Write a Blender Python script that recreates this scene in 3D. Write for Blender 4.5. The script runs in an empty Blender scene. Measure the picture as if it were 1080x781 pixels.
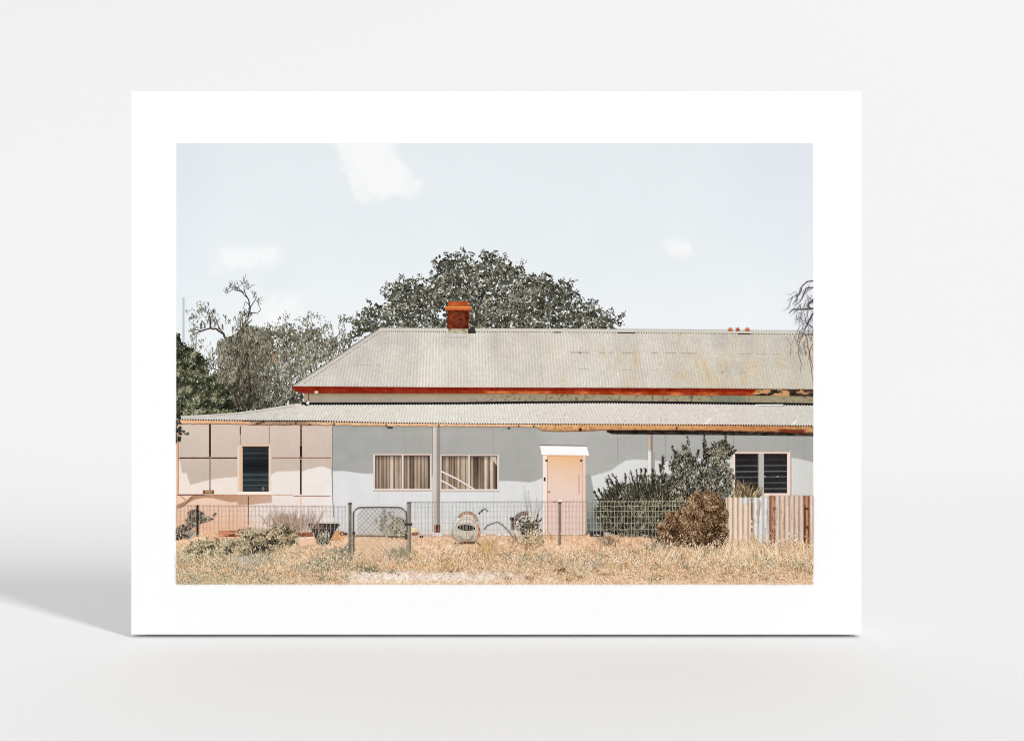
import bpy, bmesh, math
import numpy as np

# ----------------------------------------------------------------- camera, world, lamp, exposure
C = bpy.context.scene.collection
SC = bpy.context.scene
GAP = 0.0034                         # the print stands this far above the floor on two recessed blocks
DIST = 0.9                           # camera to print, metres (1 photo pixel = 1 mm on the print)
DOME = 0.10                          # front to back gradient of the studio dome
def wx(px): return (px - 540.0) / 1000.0
def wz(py): return (668.6 - py) / 1000.0 + GAP

cam = bpy.data.cameras.new('camera')
cam.sensor_width = 36.0
cam.lens = 36.0 * DIST / 1.080
cam.clip_start, cam.clip_end = 0.05, 60.0
cam_o = bpy.data.objects.new('camera', cam)
C.objects.link(cam_o)
cam_o.location = (0.0, -DIST, wz(390.4))
cam_o.rotation_euler = (math.radians(90), 0, 0)
SC.camera = cam_o

world = bpy.data.worlds.new('World')
SC.world = world
world.use_nodes = True
bg = world.node_tree.nodes['Background']
# soft studio dome, a little brighter behind the backdrop than behind the camera
wtc = world.node_tree.nodes.new('ShaderNodeTexCoord')
wsx = world.node_tree.nodes.new('ShaderNodeSeparateXYZ')
wmr = world.node_tree.nodes.new('ShaderNodeMapRange')
world.node_tree.links.new(wtc.outputs['Generated'], wsx.inputs[0])
world.node_tree.links.new(wsx.outputs['Y'], wmr.inputs['Value'])
wmr.inputs['From Min'].default_value, wmr.inputs['From Max'].default_value = -1.0, 1.0
wmr.inputs['To Min'].default_value, wmr.inputs['To Max'].default_value = 1 - DOME, 1 + DOME
world.node_tree.links.new(wmr.outputs['Result'], bg.inputs[0])
bg.inputs[1].default_value = 0.832

key = bpy.data.lights.new('studio_lamp', 'AREA')
key.shape = 'RECTANGLE'
key.size, key.size_y = 16.0, 155.0
key.energy = 240000.0
key.color = (1.0, 1.0, 1.0)
key_o = bpy.data.objects.new('studio_lamp', key)
C.objects.link(key_o)
from mathutils import Vector
key_o.location = (125.0, -84.0, 126.0)
key_o.rotation_euler = (Vector((-55.0, 25.0, 0.2)) - key_o.location).to_track_quat('-Z', 'Y').to_euler()

SC.view_settings.view_transform = 'Standard'
SC.view_settings.look = 'None'
SC.view_settings.exposure = 0.0
SC.view_settings.gamma = 1.0
SC.cycles.use_denoising = True
SC.cycles.denoiser = 'OPENIMAGEDENOISE'
SC.cycles.denoising_input_passes = 'RGB_ALBEDO_NORMAL'
SC.cycles.denoising_prefilter = 'NONE'
SC.cycles.max_bounces = 8
SC.cycles.pixel_filter_type = 'BLACKMAN_HARRIS'
SC.cycles.filter_width = 1.05

# ----------------------------------------------------------------- materials
def plain(name, rgb, rough=0.7, spec=0.2, grain=0.012, scale=900.0, bump=0.0):
    m = bpy.data.materials.new(name)
    m.use_nodes = True
    nt = m.node_tree
    b = nt.nodes['Principled BSDF']
    tc = nt.nodes.new('ShaderNodeTexCoord')
    nz = nt.nodes.new('ShaderNodeTexNoise')
    nz.inputs['Scale'].default_value = scale
    nz.inputs['Detail'].default_value = 3
    nt.links.new(tc.outputs['Object'], nz.inputs['Vector'])
    mr = nt.nodes.new('ShaderNodeMapRange')
    mr.inputs['To Min'].default_value = 1 - grain
    mr.inputs['To Max'].default_value = 1 + grain
    nt.links.new(nz.outputs['Fac'], mr.inputs['Value'])
    mx = nt.nodes.new('ShaderNodeVectorMath')
    mx.operation = 'SCALE'
    mx.inputs[0].default_value = rgb
    nt.links.new(mr.outputs['Result'], mx.inputs['Scale'])
    nt.links.new(mx.outputs['Vector'], b.inputs['Base Color'])
    b.inputs['Roughness'].default_value = rough
    b.inputs['Specular IOR Level'].default_value = spec
    if bump:
        bp = nt.nodes.new('ShaderNodeBump')
        bp.inputs['Strength'].default_value = bump
        bp.inputs['Distance'].default_value = 0.0002
        nt.links.new(nz.outputs['Fac'], bp.inputs['Height'])
        nt.links.new(bp.outputs['Normal'], b.inputs['Normal'])
    return m

M_BACK = plain('matt_grey_white_backdrop', (0.728, 0.728, 0.728), 0.95, 0.0, 0.004, 6.0)
M_PAPER = plain('white_cotton_paper', (0.945, 0.945, 0.945), 0.9, 0.0, 0.004, 500.0)
M_FOAM = plain('black_rubber', (0.03, 0.03, 0.03), 0.9, 0.0, 0.02)

def ink_material():
    m = bpy.data.materials.new('printed_ink')
    m.use_nodes = True
    nt = m.node_tree
    b = nt.nodes['Principled BSDF']
    at = nt.nodes.new('ShaderNodeAttribute')
    at.attribute_name = 'ink'
    tc = nt.nodes.new('ShaderNodeTexCoord')
    nz = nt.nodes.new('ShaderNodeTexNoise')
    nz.inputs['Scale'].default_value = 800.0
    nz.inputs['Detail'].default_value = 2
    nt.links.new(tc.outputs['Object'], nz.inputs['Vector'])
    mr = nt.nodes.new('ShaderNodeMapRange')
    mr.inputs['To Min'].default_value = 0.975
    mr.inputs['To Max'].default_value = 1.025
    nt.links.new(nz.outputs['Fac'], mr.inputs['Value'])
    mx = nt.nodes.new('ShaderNodeVectorMath')
    mx.operation = 'SCALE'
    nt.links.new(at.outputs['Color'], mx.inputs[0])
    nt.links.new(mr.outputs['Result'], mx.inputs['Scale'])
    nt.links.new(mx.outputs['Vector'], b.inputs['Base Color'])
    b.inputs['Roughness'].default_value = 0.9
    b.inputs['Specular IOR Level'].default_value = 0.0
    return m
M_INK = ink_material()
INK_K = 0.94                       # ink reflectance of a 255 tone

# ----------------------------------------------------------------- numpy painting helpers
rng = np.random.default_rng(20)
X0, X1, Y0, Y1 = 186.0, 857.6, 151.0, 615.6      # the printed picture inside the white border

def hash2(ix, iy, seed):
    h = (ix.astype(np.int64) * 374761393 + iy.astype(np.int64) * 668265263 + seed * 974634547) & 0xffffffff
    h = ((h ^ (h >> 13)) * 1274126177) & 0xffffffff
    h = h ^ (h >> 16)
    return (h & 0xffffff) / float(0xffffff)
def vn(x, y, seed=0):
    x = np.asarray(x, float); y = np.asarray(y, float)
    ix, iy = np.floor(x), np.floor(y)
    fx, fy = x - ix, y - iy
    fx = fx * fx * (3 - 2 * fx); fy = fy * fy * (3 - 2 * fy)
    a = hash2(ix, iy, seed); b = hash2(ix + 1, iy, seed)
    c = hash2(ix, iy + 1, seed); d = hash2(ix + 1, iy + 1, seed)
    return (a * (1 - fx) + b * fx) * (1 - fy) + (c * (1 - fx) + d * fx) * fy
def fbm(x, y, s, seed=0, o=3):
    t = 0; a = 1.0; n = 0
    for k in range(o):
        t = t + a * vn(np.asarray(x) / s + 17.3 * k, np.asarray(y) / s + 5.1 * k, seed + k); n += a
        a *= 0.5; s *= 0.5
    return t / n
def sst(a, b, x):
    t = np.clip((x - a) / (b - a), 0, 1)
    return t * t * (3 - 2 * t)
def col(*c): return np.array(c, float)
def mix(a, b, t):
    t = np.asarray(t)[..., None]
    return np.asarray(a) * (1 - t) + np.asarray(b) * t
def ramp(t, stops):
    ks = [s[0] for s in stops]
    return np.stack([np.interp(t, ks, [s[1][k] for s in stops]) for k in range(3)], -1)
def pl(x, pts):
    return np.interp(x, [p[0] for p in pts], [p[1] for p in pts])
def inside(px, py, poly):
    px = np.asarray(px); py = np.asarray(py)
    r = np.zeros(px.shape, bool)
    n = len(poly)
    for i in range(n):
        x1, y1 = poly[i]; x2, y2 = poly[(i + 1) % n]
        c = ((y1 > py) != (y2 > py)) & (px < (x2 - x1) * (py - y1) / ((y2 - y1) or 1e-9) + x1)
        r ^= c
    return r
def sdist(px, py, poly):
    px = np.asarray(px, float); py = np.asarray(py, float)
    d = np.full(px.shape, 1e9)
    n = len(poly)
    for i in range(n):
        x1, y1 = poly[i]; x2, y2 = poly[(i + 1) % n]
        dx, dy = x2 - x1, y2 - y1
        t = np.clip(((px - x1) * dx + (py - y1) * dy) / (dx * dx + dy * dy + 1e-9), 0, 1)
        d = np.minimum(d, np.hypot(px - x1 - t * dx, py - y1 - t * dy))
    return np.where(inside(px, py, poly), d, -d)
def lin(c):
    c = np.clip(np.asarray(c, float), 0, 255) / 255.0
    return np.where(c <= 0.04045, c / 12.92, ((c + 0.055) / 1.055) ** 2.4)

LAYER = [3.0e-5]
STEP = 8.0e-6
class Ink:
    """collects printed shapes of ONE part; build() links them as one mesh on the print's face"""
    def __init__(s): s.v = []; s.c = []; s.f = []; s.z = []; s.n = 0
    def add(s, verts, cols, faces, z=None):
        verts = np.asarray(verts, float).reshape(-1, 2)
        cols = np.broadcast_to(np.asarray(cols, float), (len(verts), 3))
        s.v.append(verts); s.c.append(cols)
        s.z.append(np.zeros(len(verts)) if z is None else np.asarray(z))
        s.f.extend([(np.asarray(f) + s.n) for f in faces]); s.n += len(verts)
    def quads(s, q, cols, z=None):
        q = np.asarray(q, float); n = len(q)
        if n == 0: return
        cols = np.asarray(cols, float)
        if cols.ndim == 1: cols = np.broadcast_to(cols, (n, 3))
        if cols.ndim == 2: cols = np.repeat(cols[:, None], 4, 1)
        if z is None: z = rng.random(n)
        s.v.append(q.reshape(-1, 2)); s.c.append(cols.reshape(-1, 3)); s.z.append(np.repeat(z, 4))
        s.f.append(np.arange(n * 4).reshape(n, 4) + s.n); s.n += n * 4
    def poly(s, pts, c, z=0.0): s.add(pts, c, [list(range(len(pts)))], np.full(len(pts), z))
    def rect(s, x0, y0, x1, y1, c, z=0.0, c2=None):
        cc = np.array([c, c, c2 if c2 is not None else c, c2 if c2 is not None else c], float)
        s.add([(x0, y0), (x1, y0), (x1, y1), (x0, y1)], cc, [[0, 1, 2, 3]], np.full(4, z))
    def line(s, pts, w, c, w2=None, z=0.0):
        p = np.asarray(pts, float)
        w2 = w if w2 is None else w2
        ws = np.linspace(w, w2, len(p)) / 2
        d = np.gradient(p, axis=0)
        d /= np.hypot(d[:, 0], d[:, 1])[:, None] + 1e-9
        nrm = np.stack([-d[:, 1], d[:, 0]], 1) * ws[:, None]
        v = np.concatenate([p + nrm, p - nrm]); k = len(p)
        s.add(v, c, [[i, i + 1, k + i + 1, k + i] for i in range(k - 1)], np.full(2 * k, z))
    def surf(s, xa, xb, top, bot, fn, dx=0.9, dy=0.9, z=0.0):
        nx = max(2, int((xb - xa) / dx) + 1)
        xs = np.linspace(xa, xb, nx)
        t = top(xs) if callable(top) else np.full(nx, float(top))
        b = bot(xs) if callable(bot) else np.full(nx, float(bot))
        ny = max(2, int(np.max(b - t) / dy) + 1)
        k = np.linspace(0, 1, ny)[:, None]
        Yg = t[None] * (1 - k) + b[None] * k
        Xg = np.broadcast_to(xs[None], Yg.shape)
        cc = fn(Xg, Yg)
        cc = np.broadcast_to(np.asarray(cc, float), Xg.shape + (3,))
        idx = np.arange(nx * ny).reshape(ny, nx)
        f = np.stack([idx[:-1, :-1], idx[:-1, 1:], idx[1:, 1:], idx[1:, :-1]], -1).reshape(-1, 4)
        s.v.append(np.stack([Xg, Yg], -1).reshape(-1, 2)); s.c.append(cc.reshape(-1, 3))
        s.z.append(np.full(nx * ny, z)); s.f.append(f + s.n); s.n += nx * ny
    def leaves(s, x, y, L, W, ang, cols, z=None):
        x, y = np.asarray(x), np.asarray(y); n = len(x)
        L = np.broadcast_to(L, n); W = np.broadcast_to(W, n); ang = np.broadcast_to(ang, n)
        ca, sa = np.cos(ang), np.sin(ang)
        q = np.zeros((n, 4, 2))
        for k, (a, b) in enumerate([(-.5, 0), (.05, .5), (.5, 0), (.05, -.5)]):
            q[:, k, 0] = x + a * L * ca - b * W * sa
            q[:, k, 1] = y + a * L * sa + b * W * ca
        s.quads(q, cols, z)
    def strokes(s, x, y, L, W, ang, bend, cols, z=None, tipcols=None):
        """tapered blades growing from (x, y) along ang, curving by bend; two quads each"""
        n = len(x)
        L = np.broadcast_to(L, n); W = np.broadcast_to(W, n); ang = np.broadcast_to(ang, n); bend = np.broadcast_to(bend, n)
        cols = np.broadcast_to(cols, (n, 3))
        tc = cols if tipcols is None else tipcols
        if z is None: z = rng.random(n)
        mx_, my_ = x + .5 * L * np.cos(ang), y + .5 * L * np.sin(ang)
        a2 = ang + bend
        ex, ey = mx_ + .5 * L * np.cos(a2), my_ + .5 * L * np.sin(a2)
        nx1, ny1 = -np.sin(ang) * W / 2, np.cos(ang) * W / 2
        nx2, ny2 = -np.sin(a2) * W / 2, np.cos(a2) * W / 2
        q1 = np.stack([np.stack([x + nx1, y + ny1], -1), np.stack([mx_ + nx2, my_ + ny2], -1),
                       np.stack([mx_ - nx2, my_ - ny2], -1), np.stack([x - nx1, y - ny1], -1)], 1)
        q2 = np.stack([np.stack([mx_ + nx2, my_ + ny2], -1), np.stack([ex + .25 * nx2, ey + .25 * ny2], -1),
                       np.stack([ex - .25 * nx2, ey - .25 * ny2], -1), np.stack([mx_ - nx2, my_ - ny2], -1)], 1)
        mid = (cols + tc) / 2
        s.quads(q1, np.stack([cols, mid, mid, cols], 1), z)
        s.quads(q2, np.stack([mid, tc, tc, mid], 1), z)
    def build(s, name, parent, label=None, depth=1.2e-5):
        v = np.concatenate(s.v); c = np.concatenate(s.c); z = np.concatenate(s.z)
        px = np.clip(v[:, 0], X0, X1); py = np.clip(v[:, 1], Y0, Y1)
        if z.max() <= 0: depth = 0
        co = np.stack([wx(px), -(LAYER[0] + z * depth), wz(py)], -1)
        LAYER[0] += depth + STEP
        faces = []
        for f in s.f:
            faces.extend(f.tolist() if getattr(f, 'ndim', 1) == 2 else [list(f)])
        sizes = np.array([len(f) for f in faces])
        loops = np.concatenate([np.asarray(f) for f in faces]) if len(set(sizes)) > 1 else np.asarray(faces).ravel()
        # drop faces clamped to nothing outside the picture
        starts = np.concatenate([[0], np.cumsum(sizes)[:-1]])
        fx, fy = v[loops, 0], v[loops, 1]
        out = (np.maximum.reduceat(fx, starts) <= X0) | (np.minimum.reduceat(fx, starts) >= X1) | \
              (np.maximum.reduceat(fy, starts) <= Y0) | (np.minimum.reduceat(fy, starts) >= Y1)
        if out.any():
            keepl = np.repeat(~out, sizes)
            loops = loops[keepl]; sizes = sizes[~out]
            starts = np.concatenate([[0], np.cumsum(sizes)[:-1]])
        # faces must look at the camera (-Y)
        me = bpy.data.meshes.new(name)
        me.vertices.add(len(co)); me.vertices.foreach_set('co', co.astype(np.float32).ravel())
        me.loops.add(len(loops)); me.loops.foreach_set('vertex_index', loops.astype(np.int32))
        me.polygons.add(len(sizes))
        me.polygons.foreach_set('loop_start', starts.astype(np.int32))
        me.update(calc_edges=True); me.validate()
        at = me.color_attributes.new('ink', 'FLOAT_COLOR', 'POINT')
        rgba = np.ones((len(co), 4), np.float32)
        rgba[:, :3] = lin(c) * INK_K
        at.data.foreach_set('color', rgba.ravel())
        me.materials.append(M_INK)
        o = bpy.data.objects.new(name, me)
        C.objects.link(o)
        o.parent = parent
        if label: o['label'] = label
        return o

def part(name, parent, label=None):
    o = bpy.data.objects.new(name, None)
    o.empty_display_size = 0.02
    C.objects.link(o); o.parent = parent
    if label: o['label'] = label
    return o

# ----------------------------------------------------------------- the setting: seamless backdrop
def backdrop():
    R, y0, slope = 1.4, 0.8, math.radians(28)
    prof = [(-9.0, 0.0), (-2.0, 0.0), (0.0, 0.0), (y0, 0.0)]
    for k in range(1, 33):
        a = slope * k / 32
        prof.append((y0 + R * math.sin(a), R - R * math.cos(a)))
    prof.append((prof[-1][0] + 14.0, prof[-1][1] + 14.0 * math.tan(slope)))
    bm = bmesh.new()
    rows = [[bm.verts.new((x, y, z)) for (y, z) in prof] for x in (-16.0, 16.0)]
    for i in range(len(prof) - 1):
        f = bm.faces.new((rows[0][i], rows[1][i], rows[1][i + 1], rows[0][i + 1])); f.smooth = True
    me = bpy.data.meshes.new('backdrop'); bm.to_mesh(me); bm.free()
    me.materials.append(M_BACK)
    o = bpy.data.objects.new('backdrop', me); C.objects.link(o)
    o['kind'] = 'structure'
    o['label'] = 'seamless light grey studio backdrop the white print stands on'
    return o
backdrop()

# ----------------------------------------------------------------- the print: a mounted sheet of paper
PRINT = bpy.data.objects.new('art_print', None)
PRINT.empty_display_size = 0.1
C.objects.link(PRINT)
PRINT['label'] = 'white bordered landscape print of an old tin roofed country house standing on grey floor'
PRINT['category'] = 'art print'

def box(name, x0, x1, y0, y1, z0, z1, mat, parent, bev=0.0):
    bm = bmesh.new()
    bmesh.ops.create_cube(bm, size=1.0)
    for v in bm.verts:
        v.co = ((x0 + x1) / 2 + v.co.x * (x1 - x0), (y0 + y1) / 2 + v.co.y * (y1 - y0), (z0 + z1) / 2 + v.co.z * (z1 - z0))
    if bev:
        bmesh.ops.bevel(bm, geom=bm.edges[:], offset=bev, segments=2, affect='EDGES', profile=0.5)
    me = bpy.data.meshes.new(name); bm.to_mesh(me); bm.free(); me.materials.append(mat)
    o = bpy.data.objects.new(name, me); C.objects.link(o); o.parent = parent
    return o
sheet = box('paper_board', wx(138.3), wx(908.6), 0.0, 0.032, wz(668.6), wz(96.2), M_PAPER, PRINT, 0.0003)
sheet['label'] = 'plain white paper border around the printed picture'
for xx in (300, 745):
    box('foot', wx(xx), wx(xx + 40), 0.022, 0.029, 0.0, GAP, M_FOAM, PRINT)

# ================================================================= THE PRINTED PICTURE
# ----- sky and clouds
def sky_c(x, y):
    c = ramp((y - 151) / 200.0, [(0, (229, 235, 238)), (.35, (232, 238, 241)), (.7, (236, 241, 244)), (1, (240, 244, 246))])
    e = sst(60, 0, x - 186)[..., None] * np.array([-3, -2, -1.5])
    e2 = (sst(120, 0, 857 - x) * sst(200, 0, y - 151))[..., None] * np.array([-3, -4, 0.])
    return c + e + e2 + ((fbm(x, y, 60, 3) - .5) * 4)[..., None]
ink = Ink()
ink.surf(X0, X1, Y0, 470.0, sky_c, 6, 5)
SKY = ink.build('sky', PRINT, 'pale blue grey printed sky')
SKYF = [sky_c]
def cloud(poly, soft, amp, white, seed, label=None, strength=1.0):
    under = SKYF[-1]
    xs = [p[0] for p in poly]; ys = [p[1] for p in poly]
    xa, xb = max(X0, min(xs) - 34), min(X1, max(xs) + 34)
    ya, yb = max(Y0, min(ys) - 30), min(Y1, max(ys) + 30)
    def mask(x, y):
        d = sdist(x, y, poly) + (fbm(x, y, 11, seed, 4) - .5) * amp * 1.3
        return np.clip(.75 * sst(-soft * 1.6, soft * .9, d) + .25 * sst(-soft * .4, soft * 2.0, d), 0, 1) * strength
    def fn(x, y):
        inner = np.array(white) + ((fbm(x, y, 16, seed + 9) - .5) * 5)[..., None]
        return mix(under(x, y), inner, mask(x, y))
    SKYF.append(fn)
    k = Ink(); k.surf(xa, xb, ya, yb, fn, 1.0, 1.0)
    v, f = k.v[0], k.f[0]
    k.f[0] = f[(mask(v[:, 0], v[:, 1])[f] > .004).any(1)]
    k.build('cloud', SKY, label)
cloud([(352, 140), (414, 140), (420, 160), (428, 176), (434, 190), (443, 193), (442, 206), (425, 208), (395, 208), (378, 206), (372, 195), (362, 172)],
      5, 17, (247, 248, 248), 40, 'large white slanting cloud at the top edge of the picture')
cloud([(233, 266), (245, 263), (258, 260), (266, 264), (280, 262), (292, 260), (293, 272), (282, 280), (262, 281), (240, 280)],
      4.5, 10, (247, 248, 249), 50, 'long low white cloud above the bare topped tree')
cloud([(224, 280), (231, 280), (232, 286), (225, 287)], 4, 6, (244, 246, 248), 53, 'tiny faint puff of cloud', .8)
cloud([(702, 256), (712, 253), (726, 255), (729, 263), (722, 271), (707, 269)], 4.5, 8, (248, 248, 249), 56, 'small round cloud on the right of the sky')
cloud([(276, 318), (292, 314), (312, 312), (316, 324), (300, 345), (274, 348)], 7, 14, (248, 249, 249), 60, 'white cloud low behind the trees', .9)

# ----- mast, trees
def mast():
    k = Ink()
    k.rect(192.6, 313.5, 193.6, 372, col(178, 184, 190)); k.rect(193.6, 313.5, 195.2, 372, col(216, 220, 223), .6)
    k.build('mast', PRINT, 'thin pale grey mast at the left edge')
mast()

PAL_BIG = [(0, (38, 37, 31)), (.3, (70, 69, 57)), (.55, (99, 97, 82)), (.8, (130, 127, 109)), (1, (164, 160, 141))]
PAL_PEP = [(0, (50, 46, 40)), (.3, (90, 87, 72)), (.55, (128, 124, 104)), (.8, (162, 157, 136)), (1, (200, 194, 176))]
PAL_DARK = [(0, (22, 25, 19)), (.35, (46, 49, 36)), (.6, (78, 82, 58)), (.82, (118, 118, 88)), (1, (172, 168, 142))]

def pts_in(poly, n, edge=3.0, seed=0, gap=None, gs=9.0, holes=None):
    xs = np.array([p[0] for p in poly]); ys = np.array([p[1] for p in poly])
    x = rng.uniform(xs.min() - 4, xs.max() + 4, n); y = rng.uniform(ys.min() - 4, ys.max() + 4, n)
    d = sdist(x, y, poly) + (fbm(x, y, 10, seed + 5) - .5) * edge * 2.2
    keep = d > 0
    if gap is not None:
        g = fbm(x, y, gs, seed + 11, 3)
        lim = gap + .28 * sst(edge * 3.5, 0, d)
        keep &= g > lim
    if holes:
        for (hx, hy, hr, p) in holes:
            keep &= ~((np.hypot(x - hx, y - hy) < hr * (.7 + .6 * fbm(x, y, 4, 77))) & (rng.random(n) < p))
    return x[keep], y[keep], d[keep]
def tone(x, y, seed, s=8.0):
    f = fbm(x, y, s, seed, 2); f2 = fbm(x + 1.8, y + 2.4, s, seed, 2)
    return .5 + (f2 - f) * 1.5 + (fbm(x, y, s * 3.2, seed + 3) - .5) * .7

def crown(poly, n, L, pal, seed, bias=0.0, gap=.34, spread=.28, gs=9.0, edge=3.0, holes=None, W=.55, k=None, ang=None, fn=None):
    k = k or Ink()
    x, y, d = pts_in(poly, n, edge, seed, gap, gs, holes)
    t = tone(x, y, seed) + bias + rng.normal(0, spread, len(x))
    if fn is not None: t = t + fn(x, y)
    c = ramp(np.clip(t, 0, 1), pal)
    l = rng.uniform(L * .6, L * 1.35, len(x))
    a = rng.uniform(0, np.pi, len(x)) if ang is None else ang(x, y)
    k.leaves(x, y, l, l * W * rng.uniform(.7, 1.3, len(x)), a, c, np.clip(.15 + .7 * t * .5 + rng.random(len(x)) * .45, 0, 1))
    return k
def under(k, poly, margin, n, L, c):
    xs = np.array([p[0] for p in poly]); ys = np.array([p[1] for p in poly])
    x = rng.uniform(xs.min(), xs.max(), n); y = rng.uniform(ys.min(), ys.max(), n)
    m = sdist(x, y, poly) + (fbm(x, y, 9, 7) - .5) * 6 > margin
    x, y = x[m], y[m]
    k.leaves(x, y, rng.uniform(L * .7, L * 1.3, len(x)), rng.uniform(L * .5, L, len(x)), rng.uniform(0, 3.14, len(x)), np.asarray(c) + rng.normal(0, 9, (len(x), 1)), rng.random(len(x)) * .12)
def limbs(k, segs, c, z=0.5):
    for pts, w, w2 in segs:
        p = np.asarray(pts, float)
        q = []
        for i in range(len(p) - 1):
            for u in np.linspace(0, 1, 6)[:-1]: q.append(p[i] * (1 - u) + p[i + 1] * u)
        q.append(p[-1]); q = np.asarray(q)
        q[1:-1] += rng.normal(0, .22, q[1:-1].shape)
        k.line(q, w, c, w2, z)

# large rounded tree behind the roof
T = part('tree', PRINT, 'big dark round crowned tree rising behind the roof ridge')
k = Ink()
limbs(k, [([(500, 352), (503, 330), (512, 305), (520, 285)], 3, 1), ([(503, 332), (490, 310), (480, 292)], 2, .8),
          ([(545, 352), (552, 330), (565, 312), (580, 300)], 2.2, .7), ([(440, 352), (425, 335), (405, 330)], 1.8, .6),
          ([(520, 350), (535, 318), (548, 295)], 1.6, .6), ([(500, 350), (508, 338), (522, 330)], 2, .9),
          ([(600, 350), (612, 335), (630, 330)], 1.4, .5), ([(465, 350), (455, 330), (440, 315)], 1.6, .6)], col(52, 46, 42))
k.build('trunk', T)
big = [(352, 366), (368, 352), (372, 343), (366, 336), (380, 330), (388, 322), (396, 317), (404, 318), (402, 306), (411, 298), (425, 292), (436, 296),
       (452, 291), (454, 283), (458, 274), (469, 268), (481, 267), (488, 262), (494, 270), (502, 276), (508, 265), (520, 264), (529, 270), (541, 276),
       (550, 277), (556, 288), (567, 290), (576, 288), (584, 293), (596, 297), (603, 297), (609, 307), (613, 316), (628, 318), (634, 327),
       (645, 328), (650, 334), (657, 332), (655, 346), (650, 352), (480, 356), (420, 356), (398, 352)]
k = Ink(); under(k, big, 6.5, 3400, 4.6, (74, 73, 62))
crown(big, 8500, 3.2, PAL_BIG, 100, -.22, .20, .16, 9, 3.6, holes=[(432, 326, 4, .9), (466, 333, 6, .97), (475, 338, 4, .9), (540, 342, 4, .6), (392, 336, 5, .9), (443, 318, 3, .6)], k=k)
crown(big, 19000, 2.1, PAL_BIG, 130, .02, .24, .19, 6, 3.0, holes=[(432, 326, 4, .9), (466, 333, 6, .97), (540, 342, 3, .6)], k=k)
# separate leaf tufts along the rim
rim = [(405, 303), (409, 299), (389, 318), (377, 331), (365, 337), (424, 291), (436, 295), (442, 291), (457, 275), (470, 267), (488, 262), (490, 266), (498, 268),
       (511, 266), (523, 265), (533, 270), (551, 276), (549, 281), (563, 290), (574, 288), (581, 295), (593, 296), (604, 296), (608, 308), (613, 317),
       (623, 317), (628, 318), (633, 328), (645, 327), (652, 334), (657, 331), (650, 338), (656, 341)]
for (tx, ty) in rim:
    n = rng.integers(10, 20)
    k.leaves(tx + rng.normal(0, 1.6, n), ty + rng.normal(0, 1.3, n), rng.uniform(1.3, 2.8, n), rng.uniform(.8, 1.5, n), rng.uniform(0, 3.14, n),
             ramp(np.clip(rng.normal(.34, .2, n), 0, 1), PAL_BIG))
# pale chinks of sky light between the leaves
x, y, d = pts_in(big, 2200, 5, 160, .54, 5)
k.leaves(x, y, rng.uniform(.8, 1.7, len(x)), rng.uniform(.6, 1.1, len(x)), rng.uniform(0, 3.14, len(x)),
         mix(np.array((170, 168, 158.)), np.array((226, 229, 230.)), rng.random(len(x))), np.full(len(x), .97) + rng.random(len(x)) * .03)
k.build('crown', T)

# pepper trees on the left
def drape(k, n, poly, pal, seed, bias=0., Lr=(3, 8), w=.75, gap=.36, spread=.25, gs=9, fn=None):
    x, y, d = pts_in(poly, n, 4, seed, gap, gs)
    t = tone(x, y, seed, 9) + bias + rng.normal(0, spread, len(x))
    if fn is not None: t = t + fn(x, y)
    c = ramp(np.clip(t, 0, 1), pal)
    a = np.pi / 2 + rng.normal(0, .35, len(x))
    k.strokes(x, y, rng.uniform(Lr[0], Lr[1], len(x)), rng.uniform(w * .7, w * 1.4, len(x)), a, rng.normal(0, .3, len(x)), c)

T = part('tree', PRINT, 'grey drooping pepper tree with bare dead limbs at its top')
wood = col(66, 56, 52)
k = Ink()
limbs(k, [([(251, 352), (257, 343), (262, 334), (264, 325), (262, 316), (258, 308), (257, 301)], 2.3, .6), ([(261, 314), (254, 307), (247, 304)], .9, .35), ([(264, 322), (259, 318), (256, 326)], .8, .35), ([(262, 330), (256, 332), (253, 342)], .8, .35),
          ([(262, 326), (268, 318), (271, 312)], 1.2, .5), ([(253, 307), (246, 305), (240, 308)], 1, .4), ([(257, 309), (251, 303), (243, 303)], .9, .4),
          ([(263, 330), (272, 330), (275, 326), (272, 320)], 1, .4), ([(263, 335), (258, 330), (254, 338)], 1, .5),
          ([(254, 348), (262, 341), (266, 337)], 1.6, .7), ([(240, 362), (236, 352), (228, 347), (222, 346), (212, 349), (203, 353)], 2.4, .9),
          ([(222, 346), (222, 336), (220, 330), (214, 328)], 1.4, .5), ([(212, 349), (205, 347), (202, 350)], 1.2, .5),
          ([(236, 352), (229, 342), (220, 334)], 1.3, .5), ([(240, 362), (244, 380), (246, 400), (250, 425)], 3.5, 3),
          ([(234, 392), (229, 394), (222, 398)], 2.2, 1), ([(234, 392), (224, 388), (212, 386)], 1.5, .6), ([(240, 385), (236, 390), (230, 396)], 2, 1)], wood)
k.build('branch', T, 'bare twisting dead limbs')
k = Ink()
lobe1 = [(193, 345), (195, 325), (203, 315), (214, 313), (226, 322), (232, 330), (238, 340), (246, 345), (244, 362), (250, 372), (240, 395), (230, 400), (205, 380), (192, 372)]
core = [(232, 360), (246, 352), (262, 346), (276, 343), (284, 352), (290, 372), (288, 400), (280, 428), (245, 436), (222, 420), (225, 385)]
mass = [(228, 366), (236, 352), (247, 347), (262, 342), (276, 343), (286, 350), (288, 380), (286, 404), (280, 430), (245, 438), (224, 424), (222, 395), (232, 384)]
under(k, mass, 5, 1300, 4.2, (98, 94, 78))
crown(mass, 2600, 3.4, PAL_PEP, 202, -.10, .12, .16, 9, 4, k=k, ang=lambda x, y: np.pi / 2 + rng.normal(0, .5, len(x)), W=.4, fn=lambda x, y: -.30 * sst(385, 425, y))
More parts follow.
